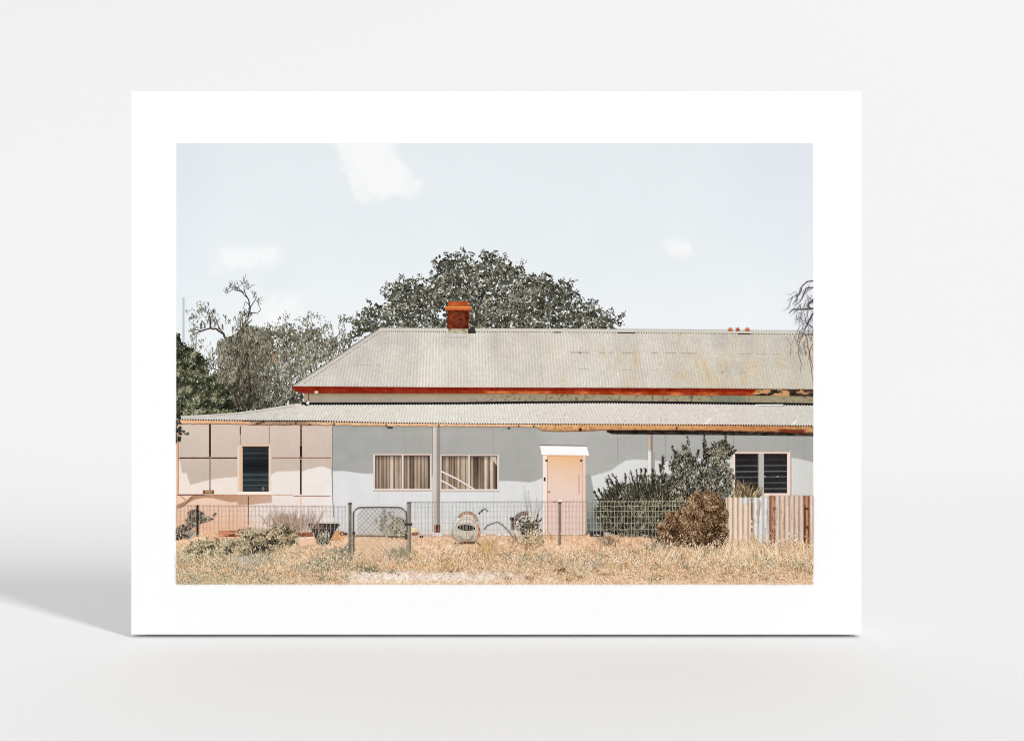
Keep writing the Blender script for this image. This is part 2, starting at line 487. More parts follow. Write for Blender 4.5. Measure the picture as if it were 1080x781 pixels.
drape(k, 4200, mass, PAL_PEP, 200, .0, (3, 7.5), .7, .24, .22, fn=lambda x, y: -.30 * sst(385, 425, y) - .2 * sst(14, 4, np.abs(x - 258)) * sst(360, 380, y))
drape(k, 900, core, [(0, (124, 100, 78)), (1, (184, 156, 128))], 203, .0, (3, 7), .7, .55, .25, 14)
lobe1 = [(194, 345), (196, 328), (203, 317), (212, 312), (222, 316), (230, 324), (236, 332), (246, 340), (252, 345), (246, 356), (236, 352), (226, 346), (214, 352), (222, 360), (234, 372), (236, 388), (226, 396), (208, 384), (196, 372), (190, 360)]
drape(k, 1500, lobe1, PAL_PEP, 210, -.04, (2, 5), .65, .36, .2, 8)
x, y, d = pts_in(lobe1, 1100, 4, 212, .40, 7)
k.leaves(x, y, rng.uniform(1.0, 2.2, len(x)), rng.uniform(.7, 1.2, len(x)), rng.uniform(0, 3.14, len(x)), ramp(np.clip(rng.normal(.42, .26, len(x)), 0, 1), PAL_PEP))
drape(k, 800, [(198, 354), (214, 354), (228, 360), (236, 378), (236, 412), (226, 404), (212, 384)], PAL_PEP, 213, -.04, (2, 5), .65, .32, .22, 7)
drape(k, 520, [(248, 318), (262, 308), (270, 330), (264, 345), (248, 345), (246, 332)], PAL_PEP, 215, -.1, (3, 7), .6, .38, .2)
drape(k, 200, [(264, 318), (272, 320), (278, 335), (268, 345), (262, 338)], PAL_PEP, 216, .0, (3, 7), .5, .4, .2)
# fine bare twiglets at the dead top
for (bx, by) in [(248, 304), (243, 303), (250, 305), (258, 300), (257, 297), (262, 303), (270, 313), (273, 320), (240, 308), (222, 330), (215, 328), (203, 350), (228, 340)]:
    n = 7
    k.strokes(np.full(n, bx) + rng.normal(0, 1.5, n), np.full(n, by) + rng.normal(0, 1.2, n), rng.uniform(3, 9, n), .5, -np.pi / 2 + rng.normal(-.3 if bx < 252 else .1, .8, n), rng.normal(0, .6, n), col(104, 94, 90) + rng.normal(0, 12, (n, 1)))
x, y, d = pts_in(mass, 1500, 4, 218, .38, 8)
k.leaves(x, y, rng.uniform(1.0, 2.2, len(x)), rng.uniform(.7, 1.2, len(x)), rng.uniform(0, 3.14, len(x)), ramp(np.clip(rng.normal(.42, .3, len(x)), 0, 1), PAL_PEP))
k.build('crown', T)

T = part('tree', PRINT, 'grey olive leafed tree between the pepper tree and the roof')
k = Ink()
limbs(k, [([(330, 400), (326, 380), (318, 366), (312, 360)], 2.2, 1), ([(352, 372), (340, 362), (328, 358), (318, 362)], 1.5, .8), ([(300, 400), (304, 380), (298, 365)], 2, .8),
          ([(262, 440), (264, 410), (262, 385), (270, 365)], 3, 1), ([(262, 410), (276, 420), (286, 426)], 2, 1.2), ([(345, 366), (352, 356), (360, 352)], 1, .5)], wood)
k.build('branch', T)
k = Ink()
olive = [(320, 404), (306, 428), (268, 436), (262, 400), (268, 350), (276, 342), (286, 342), (296, 336), (302, 334), (308, 341), (318, 338), (326, 332), (334, 332), (342, 338), (350, 344), (352, 356), (362, 352), (374, 352), (374, 366),
         (350, 386), (336, 396)]
dense = [(266, 352), (276, 344), (288, 344), (298, 338), (306, 342), (318, 342), (328, 340), (338, 346), (350, 350), (366, 358), (350, 380), (326, 400), (326, 428), (312, 432), (290, 436), (262, 440), (262, 400)]
under(k, dense, 6, 1100, 4.0, (104, 100, 84))
crown(dense, 3000, 3.2, PAL_PEP, 228, -.12, .16, .16, 8, 4, k=k, ang=lambda x, y: np.pi / 2 + rng.normal(0, .6, len(x)), W=.42, fn=lambda x, y: -.22 * sst(392, 428, y))
drape(k, 4200, olive, PAL_PEP, 230, -.06, (2, 5.5), .7, .30, .22, 8, fn=lambda x, y: -.2 * sst(395, 430, y) + .06 * sst(300, 340, x))
crown(olive, 3000, 2.0, PAL_PEP, 240, .0, .36, .26, 7, 3.5, k=k, ang=lambda x, y: np.pi / 2 + rng.normal(0, .7, len(x)))
drape(k, 260, [(280, 362), (296, 366), (300, 378), (284, 382)], [(0, (140, 106, 80)), (1, (190, 156, 122))], 244, .0, (2, 5), .7, .42, .25)
drape(k, 300, [(354, 330), (366, 328), (374, 345), (366, 358), (350, 354)], PAL_PEP, 246, .1, (2, 4), .55, .46, .2)
tips = [(303, 333), (316, 337), (326, 331), (331, 333), (337, 334), (345, 342), (296, 336), (284, 342), (360, 334)]
for (tx, ty) in tips:
    n = 16; k.leaves(tx + rng.normal(0, 2.2, n), ty + rng.normal(0, 2.2, n), rng.uniform(1.2, 2.2, n), rng.uniform(.7, 1.1, n), rng.uniform(0, 3.14, n), ramp(np.clip(rng.normal(.5, .2, n), 0, 1), PAL_PEP))
dk = [(246, 405), (262, 396), (280, 400), (300, 408), (326, 410), (326, 430), (302, 434), (276, 438), (246, 440)]
crown(dk, 2200, 2.2, [(0, (24, 24, 22)), (.5, (58, 58, 50)), (.8, (104, 102, 88)), (1, (150, 145, 130))], 248, -.15, .30, .24, 7, 4, k=k)
# chinks of sky between the leaves
x, y, d = pts_in(dense, 900, 6, 249, .52, 6)
k.leaves(x, y, rng.uniform(.8, 1.8, len(x)), rng.uniform(.6, 1.1, len(x)), rng.uniform(0, 3.14, len(x)), mix(np.array((176, 174, 164.)), np.array((222, 224, 224.)), rng.random(len(x))), np.full(len(x), .97))
k.build('crown', T)

k = Ink()
bushL = [(180, 352), (190, 352), (196, 362), (206, 366), (216, 376), (222, 392), (228, 400), (238, 408), (244, 420), (250, 430), (262, 434), (262, 442), (180, 446)]
under(k, bushL, 3, 1500, 4.4, (30, 33, 24))
crown(bushL, 6500, 3.0, PAL_DARK, 260, -.10, .08, .16, 8, 2.5, k=k)
crown(bushL, 6500, 1.9, PAL_DARK, 270, .08, .34, .24, 7, 3, k=k)
x, y, d = pts_in([(184, 356), (205, 364), (215, 395), (200, 400), (184, 396)], 160, 3, 272, .5, 7)
k.leaves(x, y, rng.uniform(1, 2, len(x)), rng.uniform(.8, 1.4, len(x)), rng.uniform(0, 3.14, len(x)), np.array((214, 216, 210.)))
k.build('bush', PRINT, 'dark green bush at the left edge above the verandah roof')

# bare twigs in the right corner
# (added after the roof, they hang in front of it)

# ----- ground behind everything below the house
def ground_c(x, y):
    n1 = fbm(x, y * 1.6, 26, 300, 3); n2 = vn(x / 1.3, y / 1.1, 305); n3 = vn(x / 2.6, y / 1.8, 306)
    soil = ramp(sst(552, 612, y), [(0, (240, 196, 160)), (.4, (240, 200, 162)), (1, (242, 208, 174))])
    straw = ramp(n1, [(0, (222, 188, 150)), (.5, (236, 204, 170)), (1, (246, 222, 194))])
    green = np.array((208, 192, 156.))
    c = mix(soil, straw, sst(568, 582, y + (n1 - .5) * 26))
    c = mix(c, green, .7 * sst(380, 230, x) * sst(566, 592, y))
    track = np.array((248, 230, 216.))
    ty = 608 + (fbm(x, y * 0, 40, 309) - .5) * 8
    tr = sst(9, 3, np.abs(y - ty)) * sst(350, 385, x) * sst(620, 490, x)
    c = mix(c, track, tr)
    tr2 = sst(7, 2, np.abs(y - (602 + (fbm(x, y * 0, 30, 311) - .5) * 6))) * sst(600, 680, x) * .5
    c = mix(c, np.array((236, 200, 160.)), tr2)
    c = c + ((n2 - .5) * 56 + (n3 - .5) * 34)[..., None] * np.array([1, 1.02, 1.0])
    return c
ink = Ink()
ink.surf(X0, X1, 548.0, Y1, ground_c, .9, .9)
GROUND = ink.build('ground', PRINT, 'orange dusty ground of the printed picture')

# ================================================================= the house
H = part('house', PRINT, 'low pink and grey country house with corrugated iron roofs')
def grain(x, y, a, seed=0): return ((vn(x / 1.1, y / 1.1, 900 + seed) - .5) * a + (fbm(x, y, 12, 920 + seed) - .5) * a)[..., None]

# pink fibro wall
def pink_c(x, y):
    shade = ramp(np.clip((x - 186) / 164, 0, 1), [(0, (213, 196, 181)), (.5, (214, 194, 179)), (1, (212, 194, 180))])
    shade = shade + ((y - 465) * -.22)[..., None]
    lit = ramp(np.clip((x - 186) / 164, 0, 1), [(0, (242, 226, 214)), (.4, (241, 228, 218)), (1, (240, 232, 226))])
    edgeL = pl(x, [(186, 484), (190, 486), (192, 498), (197, 498.5), (198, 503), (201, 511), (215, 507), (225, 505), (235, 503.4), (251, 502.4), (256, 502)])
    edgeR = pl(x, [(284, 502), (288, 499), (292, 497), (316, 496), (318, 497), (323, 495), (335, 492), (342, 491.4), (350, 495)])
    e = np.where(x < 270, edgeL, edgeR)
    c = mix(shade, lit, sst(-.7, .7, y - e))
    # below the sill
    base = ramp(np.clip((x - 186) / 164, 0, 1), [(0, (240, 206, 182)), (.42, (238, 204, 182)), (.5, (240, 224, 214)), (1, (240, 230, 224))])
    base = mix(base, np.array((238, 192, 158.)), .75 * sst(538, 556, y) * sst(300, 240, x))
    e2 = pl(x, [(186, 537), (194, 533), (200, 529), (206, 526), (214, 524.6), (224, 524.6), (232, 526.5), (242, 529), (250.8, 529), (251, 532), (262, 531.8), (286, 529.6), (287, 529.5), (287.3, 500), (350, 500)])
    e2t = np.where(x < 204, pl(x, [(186, 532), (195, 529), (204, 521)]), 520)
    sh2 = ramp(np.clip((x - 186) / 100, 0, 1), [(0, (176, 132, 104)), (.5, (190, 146, 118)), (1, (206, 172, 152))])
    base = mix(base, sh2, sst(.6, -.6, y - e2) * sst(-.6, .6, y - e2t))
    c = mix(c, base, sst(-.3, .3, y - 521.5))
    c = mix(c, np.array((236, 190, 158.)), (.75 * sst(3.5, 0, x - 186)))
    return c + grain(x, y, 7, 1)
ink = Ink()
ink.surf(X0, 350.6, 444.0, 560.0, pink_c, .8, .8)
ink.build('side_wall', H, 'pale pink panelled wall with a shadow across it')
dkb = col(70, 46, 36)
BAT = [(220.4, 447, 222.6, 481, dkb), (220.9, 484, 222.2, 517, col(150, 112, 92)), (252.9, 449, 254.2, 458, col(96, 66, 50)), (253.1, 458, 253.9, 470, col(160, 126, 104)),
       (283.6, 449, 284.5, 467, col(150, 124, 108)), (316.6, 448, 318.6, 472, col(112, 82, 66)), (316.3, 470, 318.7, 481, col(52, 32, 26)), (316.4, 484, 318.3, 521, col(66, 42, 34)),
       (189, 481.8, 219.9, 483.3, col(84, 58, 46)), (223.1, 481.8, 251.5, 483.3, col(84, 58, 46)), (287, 481.9, 315.9, 483.0, col(150, 110, 86)), (319.1, 481.9, 349, 483.0, col(150, 110, 86)),
       (187, 520.7, 216, 522.0, col(110, 70, 52)), (216.2, 520.9, 249.6, 522.0, col(190, 138, 110)),
       (286.6, 521.0, 309, 521.9, col(206, 164, 138)), (309.5, 522.2, 348, 523.2, col(168, 128, 104)), (316.8, 524, 318, 545, col(232, 190, 164)), (261.4, 523, 262.6, 553, col(120, 76, 56)),
       (349.3, 449, 350.2, 500, col(226, 206, 190)), (187.4, 448, 188.6, 520, col(196, 134, 100)),
       (219.9, 481.3, 223.1, 483.7, col(120, 92, 76)), (315.9, 481.1, 319.1, 483.5, col(120, 92, 76))]
LY = LAYER[0]
for x0, y0, x1, y1, c in BAT:
    ink = Ink()
    ink.surf(x0, x1, y0, y1, lambda x, y: np.asarray(c) + ((vn(x / 2.2, y / 2.2, 37) - .5) * 34)[..., None], .8, .8)
    LAYER[0] = LY
    ink.build('batten', H)
for pts, w, c in [([(203, 523), (198, 529), (194, 533), (190, 535)], 1.0, col(120, 84, 66)), ([(190, 522), (196, 527), (192, 531)], .8, col(150, 110, 88))]:
    ink = Ink(); ink.line(pts, w, c, .6); LAYER[0] += STEP; ink.build('cable', H)
ink = Ink()
ink.rect(214, 516.4, 226, 520.2, col(132, 88, 60)); ink.rect(216.5, 517.2, 223.5, 519.4, col(178, 146, 104), .5); ink.rect(214, 519.8, 226, 520.4, col(76, 46, 34), .8)
ink.build('bracket', H)

# grey wall
def grey_c(x, y):
    shade = ramp(np.clip((x - 350) / 508, 0, 1), [(0, (168, 168, 164)), (.2, (173, 172, 167)), (.32, (175, 173, 168)), (.42, (172, 171, 166)), (.47, (187, 184, 180)), (.55, (178, 177, 172)), (.8, (175, 175, 170)), (1, (170, 169, 164))])
    shade = shade + (sst(462, 450, y) * 7)[..., None]
    lit = ramp(np.clip((x - 350) / 508, 0, 1), [(0, (226, 225, 225)), (.3, (227, 226, 226)), (.6, (223, 222, 220)), (.9, (219, 217, 212)), (1, (212, 210, 205))])
    e = pl(x, [(350, 496.4), (362, 496.2), (372, 497.4), (385, 499.3), (393, 499), (398, 499), (455, 503), (526, 506.6), (545, 507), (558, 508.2), (566, 506.4), (574, 503), (617, 503), (622.5, 600), (623, 502),
               (645, 495.5), (652, 490), (660, 485.2), (672, 484), (686, 485), (710, 486.4), (725, 485), (745, 480), (772, 479), (833, 482), (845, 484), (858, 487)])
    c = mix(shade, lit, sst(-.8, .8, y - e))
    # shaded slit right of the door down to the ground
    xe = pl(y, [(500, 623), (520, 626.6), (540, 630.5), (562, 637)])
    s = sst(.7, -.7, x - xe) * (x > 612) * (y > 500)
    lowc = ramp(sst(520, 563, y), [(0, (162, 163, 158)), (.5, (140, 142, 136)), (1, (88, 94, 92))])
    c = mix(c, lowc, s)
    run = (vn(x / 3.1, y / 40, 121) - .5) * 2 + (fbm(x, y, 18, 122) - .5) * 6
    c = c + run[..., None] * np.array([1, .98, .92])
    c = mix(c, np.array((226, 206, 188.)), .35 * sst(546, 562, y) * (y > e))
    c = c - (9 * sst(458, 450, y) * (y < e))[..., None] * np.array([1, 1, 1.1])
    c = c + ((fbm(x, y * 1.5, 11, 125) - .5) * 10)[..., None] * np.array([.9, -.3, .5])
    return c + grain(x, y, 6, 2)
ink = Ink()
ink.surf(350.2, X1, 446.0, 563.0, grey_c, .8, .8)
ink.rect(350.0, 449, 350.9, 498, col(128, 124, 118), .3)
ink.line([(350.4, 498), (350.8, 520), (352, 545)], 1.0, col(142, 128, 118), .8, .5)
for xx, y0, y1, c in [(401, 450, 478, (168, 163, 152)), (427, 450, 478, (148, 144, 133)), (399, 518, 530, (204, 200, 196)), (425, 518, 530, (204, 200, 196)), (440, 450, 478, (166, 161, 150)),
                      (520, 450, 478, (148, 144, 134)), (540, 452, 506, (162, 158, 147)), (651.5, 456, 486, (136, 132, 122)), (702, 456, 486, (138, 134, 124)), (675, 458, 484, (154, 150, 140)),
                      (773.5, 457, 476, (136, 133, 122)), (831, 457, 476, (138, 135, 125)), (520.5, 518, 560, (206, 202, 198)), (560, 452, 470, (168, 163, 153)), (836, 484, 522, (216, 212, 205)), (848, 458, 484, (148, 145, 134))]:
    ink.rect(xx - .3, y0, xx + .3, y1, col(*c) + 11, .6)
ink.build('front_wall', H, 'light grey weatherboard front wall half in verandah shade')

# foot of the wall: pale footing and junk on the ground line
ink = Ink()
ink.surf(435, 575, lambda x: pl(x, [(435, 563.4), (470, 563), (575, 562.3)]), lambda x: pl(x, [(435, 565.2), (470, 564.8), (575, 563.6)]), lambda x, y: mix(np.array((246, 236, 226.)), np.array((214, 180, 156.)), fbm(x, y, 9, 31) > .55) + grain(x, y, 12, 5), .9, .6)
ink.build('footing', H, 'pale footing along the foot of the grey wall')
ink = Ink()
ink.surf(590, 622, 560.5, 563.6, lambda x, y: mix(np.array((216, 178, 152.)), np.array((36, 32, 30.)), (vn(x / 2.2, y / 3, 33) > .42) * 1.0), .7, .7)
ink.build('doorstep', H, 'dark broken doorstep under the peach door')
ink = Ink()
ink.surf(622, 637, 559.6, 565.4, lambda x, y: mix(np.array((60, 66, 66.)), np.array((44, 42, 42.)), vn(x, y, 34)), .8, .8)
ink.build('footing', H, 'dark shaded footing right of the door')
ink = Ink()
ink.surf(231, 262, 559.0, 565.5, lambda x, y: mix(np.array((212, 140, 108.)), np.array((120, 62, 44.)), sst(.45, .6, fbm(x, y * 3, 9, 35))), .8, .8)
ink.build('rubble', H, 'red brick rubble at the foot of the pink wall')

# louvre window on the pink wall
def window(label, fn):
    k = Ink(); fn(k); return k.build('window', H, label)
def w1(k):
    k.rect(250.4, 468.4, 286, 519, col(238, 214, 196))
    k.rect(250.4, 468.4, 286, 470.4, col(226, 196, 172), .2)
    k.rect(252.6, 470.4, 256, 518, col(226, 192, 164), .3)
    k.rect(283.4, 470.4, 285.8, 498, col(234, 206, 186), .3)
    k.rect(249.8, 518, 286.4, 521.6, col(250, 236, 222), .4); k.rect(250, 521.2, 286, 522.2, col(196, 150, 122), .5)
    def g(x, y):
        c = ramp((y - 470) / 48, [(0, (46, 50, 52)), (.35, (34, 37, 39)), (.5, (26, 28, 32)), (.6, (46, 54, 57)), (1, (46, 52, 54))])
        for yy, s in [(477.6, .5), (483, .3), (493.5, .2), (500.2, .75), (505.6, .7), (511.4, .7), (515, .3)]:
            c = mix(c, np.array((96, 108, 110.)), s * sst(.9, .1, np.abs(y - yy)))
        c = mix(c, np.array((150, 140, 120.)), .8 * sst(1.6, .6, np.hypot((x - 277.6), (y - 515) / 2)))
        return c + grain(x, y, 8, 6)
    k.surf(256, 283.5, 471, 518, g, .7, .5, z=.7)
    k.rect(255.4, 470.2, 283.9, 471.3, col(70, 52, 44), .95)
window('tall dark louvre window in cream frame on pink wall', w1)
def curtain(x, y, seed, dk=.0):
    f = .5 + .82 * (.66 * vn(x / 1.15, x * 0, seed) + .34 * vn(x / 4.0, y / 60, seed + 1) - .5)
    c = ramp(np.clip(f - dk, 0, 1), [(.12, (58, 48, 40)), (.3, (104, 88, 74)), (.48, (150, 128, 110)), (.64, (190, 168, 150)), (.82, (230, 212, 194))])
    return c + ((vn(x / 1.5, y / 5, seed + 3) - .5) * 14)[..., None]
FR = col(226, 210, 198)
def w2(k):
    k.rect(393.4, 478, 455.2, 517.6, FR)
    k.rect(393.4, 515, 455.2, 516.0, col(244, 230, 218), .25); k.rect(393.6, 516.4, 455.4, 517.8, col(198, 180, 166), .3)
    k.rect(393.6, 477.7, 455, 478.5, col(196, 176, 160), .3)
    k.surf(395.8, 453.4, 480.2, 515, lambda x, y: mix(curtain(x, y, 400), np.array((40, 38, 38.)), np.maximum(sst(1.8, .6, x - 395.8), sst(1.6, .4, 453.4 - x)) * .85) * (1 - .28 * sst(487, 480, y))[..., None], .55, 1.6, z=.6)
    k.rect(395.4, 479.6, 453.6, 480.5, col(78, 62, 54), .8)
    k.rect(423.8, 479, 425.6, 515.4, col(234, 220, 208), .95)
window('curtained sliding window left of the verandah post', w2)
def w3(k):
    k.rect(464.4, 479, 526.4, 518, FR)
    k.rect(464.4, 515.4, 526.4, 516.6, col(242, 230, 220), .25); k.rect(464.4, 517, 526.6, 518.2, col(196, 180, 168), .3)
    k.rect(464.6, 478.7, 526.2, 479.4, col(206, 186, 172), .3)
    k.surf(465.8, 524.4, 481, 515.4, lambda x, y: mix(curtain(x, y, 460), np.array((44, 42, 42.)), np.maximum(sst(1.6, .5, x - 465.8), sst(2.4, 1.2, 524.4 - x) * sst(488, 492, y)) * .85) * (1 - .25 * sst(487, 481, y))[..., None], .55, 1.6, z=.5)
    k.rect(465.4, 480.3, 524.6, 481.3, col(84, 68, 60), .7)
    k.rect(493.9, 480, 495.6, 515.6, col(228, 214, 202), .8)
    k.line([(465, 496.4), (482, 504.5), (500, 515.2)], 1.7, col(236, 226, 220), 1.5, .9)
    k.line([(465, 506), (472, 509.6), (481.6, 515.2)], 1.6, col(236, 226, 220), 1.4, .96)
    k.poly([(517, 481.5), (523, 481.5), (523.6, 490)], col(206, 190, 174), .85)
window('curtained sliding window right of the post with white diagonal bars', w3)
def w4(k):
    k.rect(773.2, 475.8, 834.2, 523.6, col(242, 220, 206))
    k.rect(773.2, 475.8, 834.2, 476.7, col(214, 186, 168), .2); k.rect(833.4, 477, 834.6, 523, col(176, 160, 150), .22)
    k.rect(799.4, 478, 805.6, 523, col(186, 184, 176), .3); k.rect(799.2, 478, 800.2, 522, col(140, 132, 124), .4)
    def g(x, y):
        c = ramp((y - 478) / 44, [(0, (40, 36, 36)), (.5, (38, 37, 39)), (1, (46, 45, 47))]) + grain(x, y, 14, 8)
        for yy, s in [(484.5, .22), (490.6, .55), (496.7, .75), (502.6, .6), (508.8, .5), (514.9, .6)]:
            c = mix(c, np.array((142, 140, 138.)), s * sst(.95, .2, np.abs(y - yy + .01 * (x - 800))))
        for sx, sy in [(806.5, 502), (820, 502)]:
            c = mix(c, np.array((210, 205, 200.)), sst(1.4, .4, np.hypot(x - sx, (y - sy) * 1.6)))
        return c
    k.surf(775.2, 799.2, 478.4, 522, g, .7, .5, z=.6); k.surf(805.6, 830, 478.4, 519.6, g, .7, .5, z=.6)
    k.rect(774.6, 477.8, 799.4, 478.8, col(80, 64, 56), .9); k.rect(805.4, 477.8, 830.3, 478.8, col(80, 64, 56), .9)
window('wide dark double louvre window in pale pink frame', w4)

# verandah posts and pipes
ink = Ink()
ink.surf(456.2, 464.2, 448, 560, lambda x, y: ramp(x, [(456.2, (190, 180, 170)), (457.2, (220, 210, 201)), (459.5, (208, 197, 188)), (460.6, (196, 184, 175)), (461.4, (150, 142, 136)), (464.2, (152, 146, 141))]) + ((fbm(x, y, 10, 41) - .5) * 16 - 8 * sst(530, 560, y))[..., None], .5, 1.5)
ink.rect(456, 449, 456.7, 500, col(150, 146, 142), .5)
ink.surf(458.2, 464.4, 553, 561, lambda x, y: mix(np.array((186, 92, 58.)), np.array((70, 34, 26.)), vn(x / 1.6, y / 1.8, 42)), .6, .6, z=.8)
ink.build('post', H, 'white verandah post with rusty foot')
ink = Ink()  # pipe colour turns from brownish grey to white partway down
ink.surf(683.2, 688.4, 450, 508, lambda x, y: mix(ramp(x, [(683.2, (196, 178, 158)), (685.4, (206, 190, 172)), (686.6, (142, 120, 104)), (688.4, (150, 142, 132))]) - ((vn(x, y / 5, 44) - .5) * 30)[..., None],
                                              ramp(x, [(683.2, (240, 232, 226)), (686.3, (232, 222, 216)), (687, (152, 150, 146)), (688.4, (150, 150, 148))]), sst(474, 476.5, y)), .5, 1.2)
ink.rect(688.4, 476, 690.4, 508, col(160, 160, 157), .5)
ink.build('downpipe', H, 'thin downpipe brownish grey above and white below')

# door with hood
ink = Ink()
ink.rect(572.4, 479, 617.4, 563, col(250, 232, 220))
ink.rect(614.6, 480, 617.6, 563, col(238, 208, 190), .2)
ink.surf(577.2, 614.4, 479.4, 562.5, lambda x, y: ramp((y - 479) / 84, [(0, (238, 190, 142)), (.1, (238, 198, 160)), (.2, (237, 203, 178)), (.4, (237, 208, 191)), (.7, (236, 208, 196)), (1, (234, 207, 196))]) + (10 * sst(585, 600, x) * sst(520, 480, y) * -1)[..., None] * np.array([0, .4, 1]) + grain(x, y, 4, 9), .9, .9, z=.5)
ink.rect(576.8, 480, 577.7, 562, col(206, 166, 142), .7); ink.rect(611.2, 481, 611.9, 520, col(226, 182, 158), .7); ink.rect(613.9, 480, 614.7, 562, col(214, 174, 150), .7)
ink.rect(577, 479.2, 614.4, 480.6, col(214, 158, 110), .8)
ink.line([(610.4, 500), (610.6, 521)], .9, col(196, 158, 142), .8, .8)
for cx, cy, r in [(576.4, 485.2, 1.3), (613, 485.4, 1.2)]: ink.rect(cx - r, cy - r, cx + r, cy + r, col(120, 74, 52), .9)
ink.rect(573.4, 502.8, 575.4, 507, col(70, 50, 44), .9)
D = ink.build('door', H, 'plain peach coloured door')
ink = Ink(); a = np.linspace(0, 6.28, 13)[:-1]
ink.poly(np.stack([579 + 1.5 * np.cos(a), 518.2 + 1.4 * np.sin(a)], 1), col(170, 110, 86)); ink.poly(np.stack([578.8 + .7 * np.cos(a), 517.9 + .7 * np.sin(a)], 1), col(226, 190, 160), .9)
ink.build('door_knob', H)
ink = Ink()
ink.poly([(569.4, 469.3), (618.8, 469.9), (621.4, 480), (571.2, 479.4)], col(253, 252, 251))
ink.line([(569.4, 469.2), (618.8, 469.8)], .9, col(112, 98, 88), .9, .5)
ink.line([(571.2, 479.6), (621.4, 480.2)], .9, col(226, 186, 150), .9, .5)
ink.build('door_hood', H, 'small white hood over the peach door')

# dark gap, fascia, verandah roof
def eave(x): return pl(x, [(186, 441.8), (225, 442.6), (265, 443.2), (330, 443.4), (400, 445.2), (480, 446.2), (620, 447.0), (760, 447.6), (858, 448.6)])
ink = Ink()
ink.surf(640, X1, lambda x: 452.8 + 0 * x, lambda x: pl(x, [(640, 455.4), (646, 457.4), (700, 458), (760, 458.4), (858, 459.6)]), lambda x, y: mix(np.array((30, 24, 20.)), np.array((92, 86, 80.)), vn(x / 3, y / 1.2, 51) * sst(453, 459, y)) + grain(x, y, 22, 10), .8, .7)
ink.build('shadow_gap', H, 'dark gap under the right half of the fascia')
def fas_b(x):
    j = (vn(x / 5, x * 0, 53) - .5) * .8
    return j + pl(x, [(186, 446.8), (262, 447.4), (266, 447.8), (330, 448.2), (400, 449.2), (480, 449.8), (566, 450.4), (572, 454.6), (600, 455), (624, 454), (640, 453.2), (760, 454), (820, 455.6), (858, 456.6)])
def fas_c(x, y):
    u = (y - eave(x)) / (fas_b(x) - eave(x))
    a = ramp(np.clip((x - 186) / 672, 0, 1), [(0, (238, 190, 150)), (.11, (226, 176, 136)), (.125, (176, 144, 118)), (.2, (168, 136, 112)), (.22, (226, 186, 148)), (.4, (232, 190, 152)), (.55, (230, 186, 144)), (.6, (221, 168, 116)), (.8, (214, 160, 110)), (.93, (196, 132, 84)), (1, (206, 154, 106))])
    a = a + ((vn(x / 3, y / 1.5, 54) - .5) * 30)[..., None] * np.array([.8, 1, 1.1])
    a = mix(a, np.array((122, 78, 52.)), .8 * sst(.72, .98, u))
    dirt = sst(.66, .8, vn(x / 2.4, y / 1.4, 55)) * (sst(262, 268, x) * sst(340, 326, x) + .35 * sst(560, 575, x))
    a = mix(a, np.array((86, 58, 42.)), .8 * np.clip(dirt, 0, 1))
    for mx_ in (352.5, 407.5, 463, 547, 563, 713.5):
        a = mix(a, np.array((70, 46, 36.)), .85 * sst(1.2, .4, np.abs(x - mx_)) * sst(.25, .5, u))
    a = mix(a, np.array((50, 34, 30.)), sst(1.9, 1.2, np.abs(x - 612)) * sst(.45, .6, u) * sst(1.0, .9, u))
    rr = sst(818, 824, x) * sst(852, 846, x) * sst(.45, .6, u)
    a = mix(a, np.array((110, 44, 26.)), .85 * rr)
    return a
ink = Ink()
ink.surf(X0, X1, lambda x: eave(x) - 1.0, fas_b, fas_c, .7, .45)
for xx, yy in [(537, 450.3), (410, 449.5), (413, 449.8)]: ink.rect(xx - 1.5, yy, xx + 1.2, yy + 1.9, col(70, 62, 56), .6)
ink.build('fascia', H, 'weathered orange timber fascia under the verandah roof')

def upline(x): return pl(x, [(186, 438.6), (192, 438.2), (225, 436.4), (250, 434.6), (275, 431.4), (300, 427.4), (312, 425.4), (330, 425.6), (480, 425.2), (560, 424.2), (640, 423.8), (720, 424.6), (858, 426.2)])
def ver_c(x, y):
    kx = pl(x, [(190, -1.6), (330, -.55), (450, -.12), (560, .25), (858, 1.1)])
    ph = (x - kx * (y - 436)) / 3.3
    tri = np.abs((ph % 1) - .5) * 2
    base = ramp(np.clip((x - 186) / 672, 0, 1), [(0, (206, 203, 196)), (.12, (213, 208, 199)), (.2, (222, 215, 205)), (.32, (227, 221, 210)), (.5, (226, 222, 212)), (.62, (224, 214, 205)), (.86, (223, 213, 204)), (1, (214, 210, 200))])
    base = base + ((fbm(x, y, 30, 61) - .5) * 12)[..., None]
    amp = pl(x, [(186, 10), (330, 20), (640, 20), (858, 13)])
    c = base + ((tri - .55) * amp)[..., None]
    sp = sst(.74, .86, vn(x / 1.6 + y / 3, y / 1.8, 63)) * 14 - sst(.26, .14, vn(x / 1.5, y / 1.5, 64)) * 14
    c = c + sp[..., None]
    for (sx, sy) in [(746, 444.5), (837, 446)]:
        c = mix(c, np.array((250, 250, 250.)), .9 * sst(1.6, .6, np.abs((x - sx) + (y - sy))) * sst(4, 3, np.abs(y - sy)))
    return c
ink = Ink()
ink.surf(187.5, X1, upline, eave, ver_c, .55, .8)
# hip flashing on the left: a paler strip with a dotted joint
ink.surf(188, 312, upline, lambda x: upline(x) + pl(x, [(188, .6), (250, 1.8), (312, 2.2)]), lambda x, y: np.array((214, 206, 196.)) + grain(x, y, 14, 12), .8, .6, z=.3)
t = np.arange(222, 312, 2.1)
ink.leaves(t, upline(t) + pl(t, [(222, 1.4), (312, 2.6)]), 1.5, .9, -.12, col(92, 84, 80), np.full(len(t), .8))
